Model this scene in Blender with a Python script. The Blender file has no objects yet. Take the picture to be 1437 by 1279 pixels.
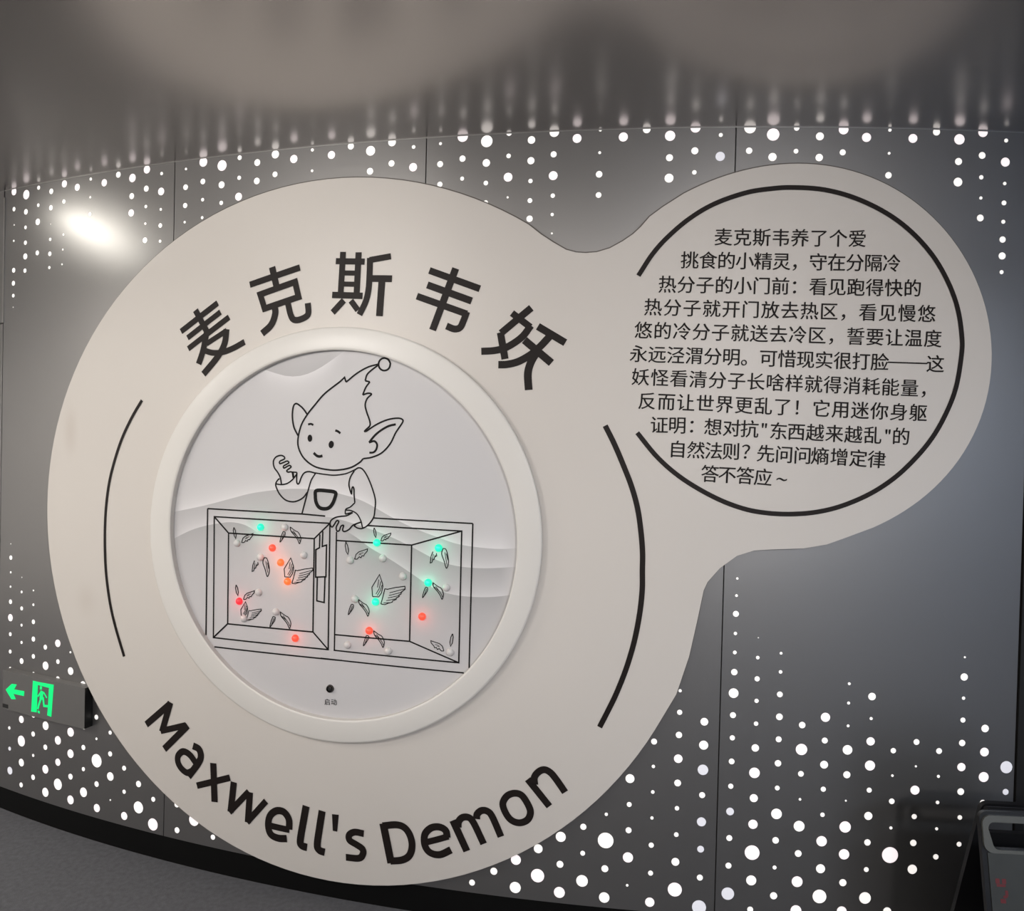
import bpy, bmesh, math, random
from mathutils import Vector, Matrix

random.seed(7)
SC = bpy.context.scene
COL = SC.collection

# ------------------------------------------------------------------ camera, light, exposure
EYE = 1.545                      # eye height above the floor
TOP = EYE + 1.0                  # underside of the ceiling
R, XC, DW = 7.95049, 1.1776, 2.07884     # radius of the bowed wall, its axis and nearest distance
FLEN, PITCH, ROLL = 950.0, -0.01304, 0.02363

cam = bpy.data.cameras.new('camera')
cam.sensor_width = 36.0
cam.lens = 36.0 * FLEN / 1437.0
cam.clip_start = 0.05
camo = bpy.data.objects.new('camera', cam)
COL.objects.link(camo)
cr, sr, cp, sp = math.cos(ROLL), math.sin(ROLL), math.cos(PITCH), math.sin(PITCH)
camo.matrix_world = Matrix(((cr, -sr, 0, 0), (-sp * sr, -sp * cr, -cp, 0), (cp * sr, cp * cr, -sp, EYE), (0, 0, 0, 1)))
SC.camera = camo

world = bpy.data.worlds.new('world')
SC.world = world
world.use_nodes = True
world.node_tree.nodes['Background'].inputs[0].default_value = (0.8, 0.85, 1.0, 1)
world.node_tree.nodes['Background'].inputs[1].default_value = 0.05

SC.view_settings.view_transform = 'Standard'
SC.view_settings.look = 'None'
SC.view_settings.gamma = 1.0
SC.view_settings.use_curve_mapping = False
SC.view_settings.exposure = 0.0


def area(name, loc, target, sx, sy, power, color=(1, 1, 1)):
    l = bpy.data.lights.new(name, 'AREA')
    l.shape = 'RECTANGLE'
    l.size, l.size_y, l.energy, l.color = sx, sy, power, color
    o = bpy.data.objects.new(name, l)
    COL.objects.link(o)
    o.location = loc
    o.rotation_euler = (Vector(target) - Vector(loc)).to_track_quat('-Z', 'Y').to_euler()
    return o


def spot(name, loc, target, power, angle, blend, size, color=(1, 1, 1)):
    l = bpy.data.lights.new(name, 'SPOT')
    l.energy, l.spot_size, l.spot_blend, l.shadow_soft_size, l.color = power, angle, blend, size, color
    o = bpy.data.objects.new(name, l)
    COL.objects.link(o)
    o.location = loc
    o.rotation_euler = (Vector(target) - Vector(loc)).to_track_quat('-Z', 'Y').to_euler()
    return o


# unseen ceiling lights and board spots, most added for brightness, and the linear wall washer at the left end
area('unseen_ceiling_light', (-1.2, -0.5, TOP - 0.02), (-1.2, -0.1, 0), 2.6, 0.8, 55, (1.0, 0.95, 0.90))
area('unseen_ceiling_light', (1.4, -1.6, TOP - 0.02), (1.4, -1.4, 0), 1.8, 1.0, 30, (0.95, 0.97, 1.0))
area('unseen_ceiling_light', (-4.6, 0.9, TOP - 0.02), (-4.9, 0.9, 0), 0.8, 2.2, 215, (1.0, 0.95, 0.88))  # added to brighten the left of the room, mirrored in panels and ceiling
area('unseen_ceiling_light', (3.4, -1.6, TOP - 0.02), (3.9, -1.6, 0), 0.6, 1.6, 170, (0.72, 0.84, 1.0))  # bluish light added to brighten the right wall that the panels reflect
area('unseen_ceiling_light', (-1.4, -2.9, TOP - 0.02), (-1.4, -3.3, 0), 3.6, 0.5, 70, (1.0, 0.96, 0.92))  # added to light the rear wall that the panels reflect
spot('unseen_board_spot', (-3.0, -0.9, TOP - 0.10), (-1.00, 2.6, EYE + 0.60), 268, math.radians(60), 1.0, 0.14, (1.0, 0.955, 0.90))
spot('unseen_board_spot', (1.5, -2.6, TOP - 0.10), (0.75, 2.1, EYE - 0.05), 335, math.radians(41), 1.0, 0.14, (1.0, 0.97, 0.95))  # added to lift the right side of the board
washer = area('wall_washer', (-2.37, 2.30, TOP - 0.02), (-1.5, 2.7, EYE + 0.2), 0.46, 0.03, 3.0, (1.0, 0.97, 0.88))
_x = Vector((-0.53, -0.85, 0.0)).normalized()
_z = Vector((-0.62, -0.25, 0.72))
_z = (_z - _x * _z.dot(_x)).normalized()
_y = _z.cross(_x)
washer.matrix_world = Matrix(((_x.x, _y.x, _z.x, -2.37), (_x.y, _y.y, _z.y, 2.30), (_x.z, _y.z, _z.z, TOP - 0.02), (0, 0, 0, 1)))
spot('unseen_board_spot', (-1.0, 0.9, TOP - 0.10), (-0.80, 2.4, EYE + 0.50), 17, math.radians(70), 1.0, 0.12, (1.0, 0.96, 0.90))  # small spot added to brighten the top of the board



# ------------------------------------------------------------------ helpers
def W(s, h, off=0.0):
    """arc length s along the bowed wall, height h above the eye, distance off the wall -> world point"""
    th = s / R
    r = R + off
    return Vector((XC + r * math.sin(th), DW + R - r * math.cos(th), EYE + h))


def mat(name, color, rough=0.5, metal=0.0, emit=None, strength=1.0, coat=0.0, noise=None, bump=None, spec=0.5):
    m = bpy.data.materials.new(name)
    m.use_nodes = True
    nt = m.node_tree
    b = nt.nodes['Principled BSDF']
    b.inputs['Base Color'].default_value = (*color, 1)
    b.inputs['Roughness'].default_value = rough
    b.inputs['Metallic'].default_value = metal
    b.inputs['Specular IOR Level'].default_value = spec
    if coat:
        b.inputs['Coat Weight'].default_value = coat
    if emit:
        b.inputs['Emission Color'].default_value = (*emit, 1)
        b.inputs['Emission Strength'].default_value = strength
    if noise or bump:
        tc = nt.nodes.new('ShaderNodeTexCoord')
    if noise:
        scale, amount = noise
        n = nt.nodes.new('ShaderNodeTexNoise')
        n.inputs['Scale'].default_value = scale
        n.inputs['Detail'].default_value = 5
        nt.links.new(tc.outputs['Object'], n.inputs['Vector'])
        mx = nt.nodes.new('ShaderNodeMix')
        mx.data_type = 'RGBA'
        mx.inputs['A'].default_value = (*[c * (1 - amount) for c in color], 1)
        mx.inputs['B'].default_value = (*[min(1, c * (1 + amount)) for c in color], 1)
        nt.links.new(n.outputs['Fac'], mx.inputs['Factor'])
        nt.links.new(mx.outputs['Result'], b.inputs['Base Color'])
    if bump:
        scale, st = bump
        n = nt.nodes.new('ShaderNodeTexNoise')
        n.inputs['Scale'].default_value = scale
        n.inputs['Detail'].default_value = 3
        nt.links.new(tc.outputs['Object'], n.inputs['Vector'])
        bp = nt.nodes.new('ShaderNodeBump')
        bp.inputs['Strength'].default_value = st
        bp.inputs['Distance'].default_value = 0.002
        nt.links.new(n.outputs['Fac'], bp.inputs['Height'])
        nt.links.new(bp.outputs['Normal'], b.inputs['Normal'])
    return m


def link(name, me, m=None, parent=None, label=None, cat=None, group=None, kind=None):
    o = bpy.data.objects.new(name, me)
    COL.objects.link(o)
    if m and me and not me.materials:
        me.materials.append(m)
    if parent:
        o.parent = parent
    for k, v in (('label', label), ('category', cat), ('group', group), ('kind', kind)):
        if v:
            o[k] = v
    return o


def empty(name, loc=(0, 0, 0), label=None, cat=None, kind=None):
    o = bpy.data.objects.new(name, None)
    COL.objects.link(o)
    o.location = loc
    o.empty_display_size = 0.05
    for k, v in (('label', label), ('category', cat), ('kind', kind)):
        if v:
            o[k] = v
    return o


def finish(bm, name, smooth_deg=None):
    me = bpy.data.meshes.new(name)
    bm.to_mesh(me)
    bm.free()
    if smooth_deg is not None:
        for p in me.polygons:
            p.use_smooth = True
        me.set_sharp_from_angle(angle=math.radians(smooth_deg))
    return me


def catmull(pts, closed=False, n=6):
    P = [Vector(p) for p in pts]
    out = []
    N = len(P)
    rng = range(N) if closed else range(N - 1)
    for i in rng:
        if closed:
            a, b, c, d = P[(i - 1) % N], P[i], P[(i + 1) % N], P[(i + 2) % N]
        else:
            b, c = P[i], P[i + 1]
            a = P[i - 1] if i > 0 else b * 2 - c
            d = P[i + 2] if i + 2 < N else c * 2 - b
        for k in range(n):
            t = k / n
            out.append(0.5 * ((2 * b) + (c - a) * t + (2 * a - 5 * b + 4 * c - d) * t * t + (3 * b - a - 3 * c + d) * t ** 3))
    if not closed:
        out.append(P[-1])
    return out


def subdiv(pts, step, closed=False):
    out = []
    N = len(pts)
    for i in range(N if closed else N - 1):
        a, b = pts[i], pts[(i + 1) % N]
        k = max(1, int(math.ceil((b - a).length / step)))
        out += [a.lerp(b, j / k) for j in range(k)]
    if not closed:
        out.append(pts[-1])
    return out


def add_ribbon(bm, pts, w, off, closed=False):
    pts = [p for i, p in enumerate(pts) if i == 0 or (p - pts[i - 1]).length > 1e-6]
    N = len(pts)
    rows = []
    for i in range(N):
        if closed:
            d0 = (pts[i] - pts[i - 1]).normalized()
            d1 = (pts[(i + 1) % N] - pts[i]).normalized()
        else:
            d0 = (pts[i] - pts[i - 1]).normalized() if i else (pts[1] - pts[0]).normalized()
            d1 = (pts[i + 1] - pts[i]).normalized() if i < N - 1 else d0
        t = d0 + d1
        t = t.normalized() if t.length > 1e-3 else d1
        n = Vector((-t.y, t.x))
        c = max(0.55, abs(t.dot(d1)))
        n = n * (w / 2 / c)
        rows.append((bm.verts.new(W(*(pts[i] + n), off)), bm.verts.new(W(*(pts[i] - n), off))))
    for i in range(N if closed else N - 1):
        a, b = rows[i], rows[(i + 1) % N]
        bm.faces.new((a[0], a[1], b[1], b[0]))


def add_poly(bm, pts, off):
    vs = [bm.verts.new(W(p[0], p[1], off)) for p in pts]
    bm.faces.new(vs)


def print_mesh(name, strokes, off):
    bm = bmesh.new()
    for kind, w, pts in strokes:
        P = [Vector(p) for p in pts]
        if kind == 'p':
            add_poly(bm, P, off)
            continue
        closed = len(kind) == 2
        if kind[0] == 'c':
            P = catmull(P, closed)
        P = subdiv(P, 0.05, closed)
        add_ribbon(bm, P, w, off, closed)
    return finish(bm, name)


def wall_sheet(name, outline, off0, off1, step=0.04, bevel=0.0, holes=None):
    """closed outline in wall coordinates -> slab that follows the bow, from off0 (back) to off1 (front)"""
    bm = bmesh.new()
    N = len(outline)
    vs = [bm.verts.new((p[0], p[1], 0)) for p in outline]
    f = bm.faces.new(vs)
    bm.normal_update()
    if f.normal.z < 0:
        f.normal_flip()
    smin, smax = min(p[0] for p in outline), max(p[0] for p in outline)
    s = smin + step
    while s < smax:
        bmesh.ops.bisect_plane(bm, geom=bm.verts[:] + bm.edges[:] + bm.faces[:], plane_co=(s, 0, 0), plane_no=(1, 0, 0))
        s += step
    front = bm.faces[:]
    if off0 is not None:
        r = bmesh.ops.extrude_face_region(bm, geom=front)
        for v in [g for g in r['geom'] if isinstance(g, bmesh.types.BMVert)]:
            v.co.z = 1
    else:
        for v in bm.verts:
            v.co.z = 1
    for v in bm.verts:
        o = off1 if v.co.z > 0.5 else off0
        v.co = W(v.co.x, v.co.y, o)
    bmesh.ops.recalc_face_normals(bm, faces=bm.faces)
    return finish(bm, name, 25)


def rect(s0, s1, h0, h1):
    return [(s0, h0), (s1, h0), (s1, h1), (s0, h1)]


def box_bm(bm, x0, x1, y0, y1, z0, z1, bev=0.0):
    r = bmesh.ops.create_cube(bm, size=1.0)
    for v in r['verts']:
        v.co = Vector((x0 + (v.co.x + .5) * (x1 - x0), y0 + (v.co.y + .5) * (y1 - y0), z0 + (v.co.z + .5) * (z1 - z0)))
    if bev:
        es = list({e for v in r['verts'] for e in v.link_edges})
        bmesh.ops.bevel(bm, geom=es, offset=bev, segments=2, affect='EDGES', profile=0.5)


# ------------------------------------------------------------------ materials
M_WALL = mat('satin_grey_panel', (0.295, 0.287, 0.283), 0.36, 0.85, noise=(1.3, 0.04))
M_BACK = mat('dark_backing', (0.01, 0.01, 0.01), 0.8)
M_DOT = mat('backlit_acrylic', (0.5, 0.5, 0.5), 0.4, emit=(1.0, 0.95, 0.90), strength=0.86)
M_DOT_PINK = mat('backlit_acrylic_pinkish', (0.5, 0.5, 0.5), 0.4, emit=(1.0, 0.88, 0.89), strength=0.88)
M_DOT_DIM = mat('backlit_acrylic_dim', (0.45, 0.45, 0.46), 0.4, emit=(0.74, 0.73, 0.80), strength=0.70)
M_CEIL = mat('brushed_dark_ceiling', (0.43, 0.41, 0.40), 0.27, 0.9)
M_FLOOR = mat('grey_carpet', (0.12, 0.12, 0.13), 0.9, noise=(60, 0.35), bump=(350, 0.6), spec=0.2)
M_BLACK = mat('black_skirting', (0.003, 0.003, 0.003), 0.6, spec=0.15)
M_ROOM = mat('room_plaster', (0.72, 0.71, 0.70), 0.8)
M_ROOM_DIM = mat('room_dimmed_wall', (0.16, 0.18, 0.22), 0.8)  # dimness of the room's right side put into the wall colour
M_BOARD = mat('cream_lacquered_board', (0.62, 0.58, 0.54), 0.42, noise=(2.5, 0.02), spec=0.35)
M_EDGE = mat('board_edge', (0.09, 0.075, 0.065), 0.5)
M_RING = mat('white_lacquered_frame', (0.68, 0.655, 0.62), 0.35, spec=0.4)
M_INK = mat('dark_vinyl', (0.012, 0.008, 0.007), 0.55, spec=0.2)
M_LINE = mat('black_print', (0.008, 0.007, 0.007), 0.6, spec=0.15)

DOTS = [(-3.3197,0.9879,0.0149),(-3.3181,0.9169,0.0086),(-3.3158,0.8526,0.0034),(-3.3167,0.7883,0.0043),(-3.3148,0.669,0.0096),(-3.3153,0.6163,0.0096),(-3.3149,0.5661,0.0072),(-3.3147,0.5194,0.0024),
(-3.2399,0.9654,0.0185),(-3.2407,0.8969,0.0109),(-3.2416,0.8347,0.0071),(-3.241,0.7733,0.0085),(-3.2406,0.7183,0.0119),(-3.2416,0.6614,0.0085),(-3.1634,0.9835,0.008),(-3.1641,0.9144,0.007),
(-3.1656,0.8486,0.0127),(-3.1658,0.7258,0.0094),(-3.0872,0.9597,0.0107),(-3.0879,0.8956,0.0102),(-3.088,0.8318,0.0023),(-3.0895,0.772,0.0065),(-3.0905,0.7154,0.0088),(-3.0922,0.6617,0.006),
(-3.0119,0.9797,0.0138),(-3.0131,0.9116,0.0083),(-3.0131,0.7834,0.0046),(-3.0153,0.7257,0.0041),(-3.019,0.6689,0.0037),(-2.9395,0.9579,0.0132),(-2.8671,0.9808,0.0058),(-2.8682,0.9121,0.0045),
(-2.8688,0.848,0.0076),(-2.796,0.9588,0.0134),(-2.7249,0.981,0.011),(-2.6549,0.9611,0.0153),(-2.657,0.8945,0.0109),(-2.6581,0.8326,0.0131),(-2.586,0.9847,0.0143),(-2.5874,0.915,0.0108),
(-2.5883,0.8497,0.0061),(-2.5893,0.7875,0.0048),(-2.5897,0.7265,0.0104),(-2.5168,0.9627,0.006),(-2.5177,0.898,0.0137),(-2.518,0.8332,0.0052),(-2.519,0.7747,0.0082),(-2.5189,0.7178,0.0056),
(-2.4071,0.9681,0.0045),(-2.4073,0.9031,0.0099),(-2.408,0.8377,0.009),(-2.4088,0.7783,0.0045),(-2.3316,0.9852,0.0163),(-2.3322,0.9166,0.0098),(-2.3319,0.8522,0.0061),(-2.3325,0.7886,0.0053),
(-2.2518,0.9654,0.0185),(-2.2524,0.8979,0.0121),(-2.2525,0.8345,0.0073),(-2.1794,0.9861,0.008),(-2.1798,0.9163,0.0072),(-2.1809,0.8506,0.0136),(-2.1077,0.9628,0.0115),(-2.1082,0.8993,0.0111),
(-2.0366,0.9848,0.0138),(-2.0366,0.9165,0.0094),(-1.9648,0.963,0.0137),(-1.895,0.988,0.0054),(-1.8944,0.9178,0.0046),(-1.8237,0.9656,0.0131),(-1.7535,0.9894,0.0107),(-1.6823,0.9693,0.0159),
(-1.6829,0.9019,0.011),(-1.6075,0.9924,0.0132),(-1.6076,0.9231,0.0102),(-1.5325,0.9721,0.006),(-1.5326,0.9063,0.0135),(-1.4413,0.9775,0.0048),(-1.441,0.9114,0.0097),(-1.4403,0.846,0.0085),
(-1.3674,0.9963,0.017),(-1.3665,0.9253,0.01),(-1.3662,0.8611,0.0063),(-1.2878,0.977,0.0187),(-1.2877,0.9079,0.0121),(-1.2878,0.8437,0.0073),(-1.2867,0.7813,0.0073),(-1.2159,0.9989,0.0082),
(-1.2157,0.9271,0.0072),(-1.2159,0.8596,0.014),(-1.2158,0.7955,0.0034),(-1.1434,0.9745,0.0119),(-1.1436,0.9091,0.0112),(-1.1435,0.845,0.0068),(-1.1438,0.7831,0.0075),(-1.1435,0.7256,0.0099),
(-1.0714,0.9962,0.0149),(-1.0718,0.9266,0.0095),(-1.0716,0.8596,0.0139),(-1.0714,0.7965,0.0068),(-1.0718,0.7373,0.0051),(-1.0714,0.6779,0.0031),(-0.9993,0.974,0.0138),(-0.9273,0.9981,0.0047),
(-0.9276,0.9274,0.0044),(-0.9276,0.86,0.0101),(-0.9277,0.7953,0.0087),(-0.8556,0.9743,0.014),(-0.7842,0.9961,0.0117),(-0.7123,0.9748,0.0156),(-0.7124,0.9073,0.0106),(-0.7122,0.8442,0.0135),
(-0.6355,0.9989,0.0152),(-0.6358,0.9276,0.0106),(-0.6355,0.8613,0.0067),(-0.5585,0.9754,0.006),(-0.5585,0.9097,0.0141),(-0.4707,0.9973,0.0175),(-0.4716,0.9268,0.0095),(-0.4005,0.9761,0.0186),
(-0.4007,0.9075,0.0123),(-0.3302,0.9958,0.0079),(-0.3303,0.9255,0.007),(-0.2596,0.9712,0.0119),(-0.2598,0.9067,0.0111),(-0.1886,0.9925,0.0145),(-0.1893,0.9232,0.009),(-0.1186,0.9697,0.0136),
(-0.0483,0.9933,0.0049),(-0.0485,0.9228,0.0041),(-0.0486,0.856,0.0096),(0.0226,0.9696,0.0133),(0.0942,0.9911,0.0106),(0.1655,0.9709,0.0157),(0.165,0.9035,0.0106),(0.1652,0.841,0.0132),
(0.2381,0.995,0.0144),(0.2378,0.9245,0.0102),(0.2373,0.8579,0.0064),(0.238,0.7949,0.0047),(0.2382,0.734,0.0102),(0.3116,0.9727,0.0059),(0.3111,0.907,0.0136),(0.3115,0.8417,0.0051),
(0.3112,0.7825,0.0072),(0.3109,0.725,0.006),(0.3105,0.6706,0.0094),(0.3108,0.6206,0.0107),(0.3107,0.571,0.006),(-3.3081,-0.4447,0.0022),(-3.3068,-0.5012,0.0088),(-3.3062,-0.5613,0.0044),
(-3.3063,-0.6202,0.0044),(-3.3049,-0.6817,0.0092),(-3.3042,-0.7469,0.0145),(-3.3034,-0.8145,0.0079),(-3.3025,-0.8857,0.0079),(-3.2333,-0.5746,0.0022),(-3.2334,-0.6338,0.0052),(-3.2319,-0.7005,0.0078),
(-3.231,-0.7682,0.0057),(-3.2295,-0.8381,0.0061),(-3.2278,-0.9135,0.0113),(-3.1601,-0.6202,0.0034),(-3.1589,-0.6773,0.0052),(-3.1573,-0.7456,0.009),(-3.1558,-0.8147,0.0099),(-3.1543,-0.8839,0.009),
(-3.083,-0.8375,0.0094),(-3.0801,-0.9107,0.0162),(-3.0105,-0.8125,0.0143),(-3.0083,-0.8842,0.0089),(-2.9386,-0.838,0.0042),(-3.3006,-0.955,0.0069),(-3.1526,-0.9541,0.0077),(-2.9358,-0.9111,0.0145),
(-3.0071,-0.9522,0.0097),(-2.8669,-0.9538,0.013),(-3.2239,-1.1501,0.0142),(-3.3013,-1.1994,0.0065),(-3.2971,-1.2838,0.0079),(-3.2935,-1.3736,0.0153),(-3.2219,-1.2377,0.0215),(-3.2199,-1.325,0.0151),
(-3.2194,-1.4159,0.0096),(-3.1487,-1.1954,0.01),(-3.1489,-1.1191,0.0104),(-3.1468,-1.2812,0.0059),(-3.1455,-1.3692,0.0104),(-3.0746,-1.1486,0.0166),(-3.0741,-1.2343,0.0103),(-3.0722,-1.3216,0.0166),
(-3.0702,-1.4131,0.0175),(-3.0018,-1.1934,0.0164),(-2.9999,-1.2794,0.0138),(-2.9981,-1.3663,0.0217),(-2.9307,-1.1485,0.0171),(-2.9295,-1.2324,0.0163),(-2.9276,-1.3217,0.011),(-2.9256,-1.4123,0.0167),
(-2.8598,-1.1955,0.0096),(-2.858,-1.279,0.0078),(-2.8554,-1.3682,0.0179),(-2.8583,-1.1161,0.0087),(-2.7935,-1.0676,0.009),(-2.7911,-1.1501,0.0047),(-2.7887,-1.2336,0.025),(-2.7868,-1.3229,0.0104),
(-2.7836,-1.4143,0.0151),(-2.7213,-1.1147,0.0073),(-2.7196,-1.1953,0.0094),(-2.7171,-1.2806,0.0158),(-2.7152,-1.3696,0.003),(-2.6489,-1.2367,0.0089),(-2.647,-1.325,0.0076),(-2.6446,-1.416,0.0146),
(-2.5776,-1.2832,0.0114),(-2.5764,-1.3703,0.0216),(-2.507,-1.3271,0.0087),(-2.5068,-1.4201,0.0218),(-2.3992,-1.3267,0.0099),(-2.3961,-1.4198,0.0103),(-2.3222,-1.3693,0.0205),(-2.2394,-1.4155,0.0089),
(-1.2801,-1.4197,0.0094),(-1.2092,-1.3738,0.0113),(-1.1383,-1.3283,0.0161),(-1.1382,-1.4182,0.0177),(-1.0672,-1.2848,0.014),(-1.0672,-1.3718,0.0212),(-0.9962,-1.2395,0.0159),(-0.9965,-1.3278,0.0108),
(-0.9963,-1.4182,0.0172),(-0.9256,-1.2008,0.0095),(-0.9255,-1.2853,0.0075),(-0.9254,-1.374,0.0183),(-0.8546,-1.1548,0.0051),(-0.8545,-1.2381,0.0245),(-0.8547,-1.3282,0.0107),(-0.8544,-1.4203,0.0163),
(-0.7836,-1.0359,0.0138),(-0.7839,-1.118,0.0075),(-0.7838,-1.1998,0.0091),(-0.7836,-1.2862,0.0158),(-0.7837,-1.3748,0.0039),(-0.6361,-0.7496,0.0049),(-0.6358,-0.8173,0.0079),(-0.6361,-0.8885,0.0097),
(-0.6363,-0.9633,0.0131),(-0.6361,-1.0397,0.0103),(-0.7121,-0.914,0.0091),(-0.7122,-0.9925,0.0052),(-0.712,-1.0732,0.0055),(-0.5594,-0.8428,0.0118),(-0.5596,-0.9163,0.0139),(-0.5597,-0.9937,0.0161),
(-0.56,-1.0731,0.0091),(-0.6361,-1.1194,0.0067),(-0.636,-1.2025,0.007),(-0.6365,-1.2885,0.0121),(-0.6361,-1.3761,0.0216),(-0.7124,-1.1553,0.0049),(-0.7123,-1.2415,0.0079),(-0.7122,-1.33,0.0076),
(-0.7123,-1.4223,0.0143),(-0.5599,-1.1572,0.0139),(-0.5601,-1.2432,0.0103),(-0.5601,-1.3328,0.0091),(-0.5601,-1.4262,0.0215),(-0.471,-0.3919,0.0036),(-0.472,-0.4452,0.0042),(-0.4723,-0.502,0.009),
(-0.4721,-0.5629,0.0051),(-0.4723,-0.6222,0.0057),(-0.4722,-0.6835,0.0096),(-0.4725,-0.7492,0.0148),(-0.4019,-0.5735,0.0018),(-0.402,-0.6353,0.0054),(-0.402,-0.7015,0.0078),(-0.3315,-0.6192,0.0042),
(-0.3314,-0.6772,0.0054),(-0.3316,-0.747,0.0087),(-0.1208,-0.7068,0.0042),(-0.4726,-0.8179,0.009),(-0.4725,-0.8888,0.0078),(-0.4726,-0.9627,0.0087),(-0.4732,-1.0403,0.0078),(-0.4019,-0.7701,0.0063),
(-0.4014,-0.8412,0.0066),(-0.4017,-0.917,0.0113),(-0.402,-0.9948,0.0161),(-0.4019,-1.0739,0.0123),(-0.331,-0.8169,0.0101),(-0.3312,-0.887,0.0089),(-0.3312,-0.9618,0.0098),(-0.3311,-1.0389,0.0072),
(-0.2608,-0.8398,0.0098),(-0.2607,-0.9157,0.0173),(-0.2603,-0.9917,0.0086),(-0.2608,-1.0712,0.0039),(-0.1904,-0.8132,0.014),(-0.1904,-0.8854,0.0089),(-0.1903,-0.9606,0.0119),(-0.1905,-1.0369,0.0077),
(-0.121,-0.7667,0.0045),(-0.1204,-0.8375,0.0042),(-0.12,-0.9121,0.0146),(-0.1198,-0.9895,0.0107),(-0.1204,-1.0704,0.0027),(-0.4732,-1.1195,0.0117),(-0.4733,-1.2029,0.009),(-0.4734,-1.2895,0.009),
(-0.4731,-1.3777,0.0192),(-0.4021,-1.1558,0.0141),(-0.4023,-1.2446,0.0225),(-0.4026,-1.3317,0.0153),(-0.4031,-1.4236,0.009),(-0.3312,-1.1197,0.0161),(-0.3316,-1.2025,0.0099),(-0.3323,-1.2876,0.006),
(-0.3328,-1.3762,0.0108),(-0.2611,-1.155,0.0164),(-0.2614,-1.2405,0.0102),(-0.2622,-1.3286,0.0165),(-0.2632,-1.4194,0.0165),(-0.1906,-1.1166,0.0066),(-0.1909,-1.1992,0.0158),(-0.1917,-1.2851,0.0137),
(-0.1925,-1.3719,0.0209),(-0.1201,-1.1522,0.0173),(-0.1209,-1.2376,0.0158),(-0.122,-1.3262,0.0108),(-0.1227,-1.4158,0.015),(-0.0498,-0.7445,0.0114),(-0.0505,-0.8129,0.0046),(-0.0499,-0.8837,0.0126),
(-0.0496,-0.9589,0.0153),(-0.0496,-1.0355,0.0076),(0.021,-0.9109,0.008),(0.0206,-0.9885,0.0038),(0.092,-0.8825,0.0088),(0.0924,-0.9581,0.0031),(0.092,-1.0323,0.0138),(0.1633,-0.9094,0.0088),
(0.1639,-0.9883,0.0046),(0.2347,-0.6171,0.003),(0.2347,-0.6784,0.0111),(0.2348,-0.7441,0.005),(0.2351,-0.8122,0.0076),(0.235,-0.8835,0.0096),(0.2351,-0.9585,0.0126),(0.2356,-1.0351,0.0103),
(0.3062,-0.8377,0.0115),(0.3066,-0.9111,0.0134),(0.3068,-0.989,0.0153),(0.3784,-0.9581,0.0188),(0.3786,-1.0354,0.0092),(0.0211,-1.0684,0.0084),(0.0209,-1.1513,0.0046),(0.0208,-1.236,0.0245),
(0.0175,-1.412,0.0123),(0.0922,-1.1146,0.0077),(0.092,-1.1968,0.0096),(0.0915,-1.2792,0.0142),(0.1637,-1.0694,0.0054),(0.1635,-1.1517,0.0046),(0.1639,-1.2392,0.0081),(0.2354,-1.1156,0.0069),
(0.2357,-1.1991,0.0073),(0.3071,-1.0695,0.0092),(-0.0499,-1.1158,0.0123),(-0.0501,-1.1984,0.0096),(-0.0511,-1.2831,0.0073),(-0.0523,-1.3719,0.0177)]
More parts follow.
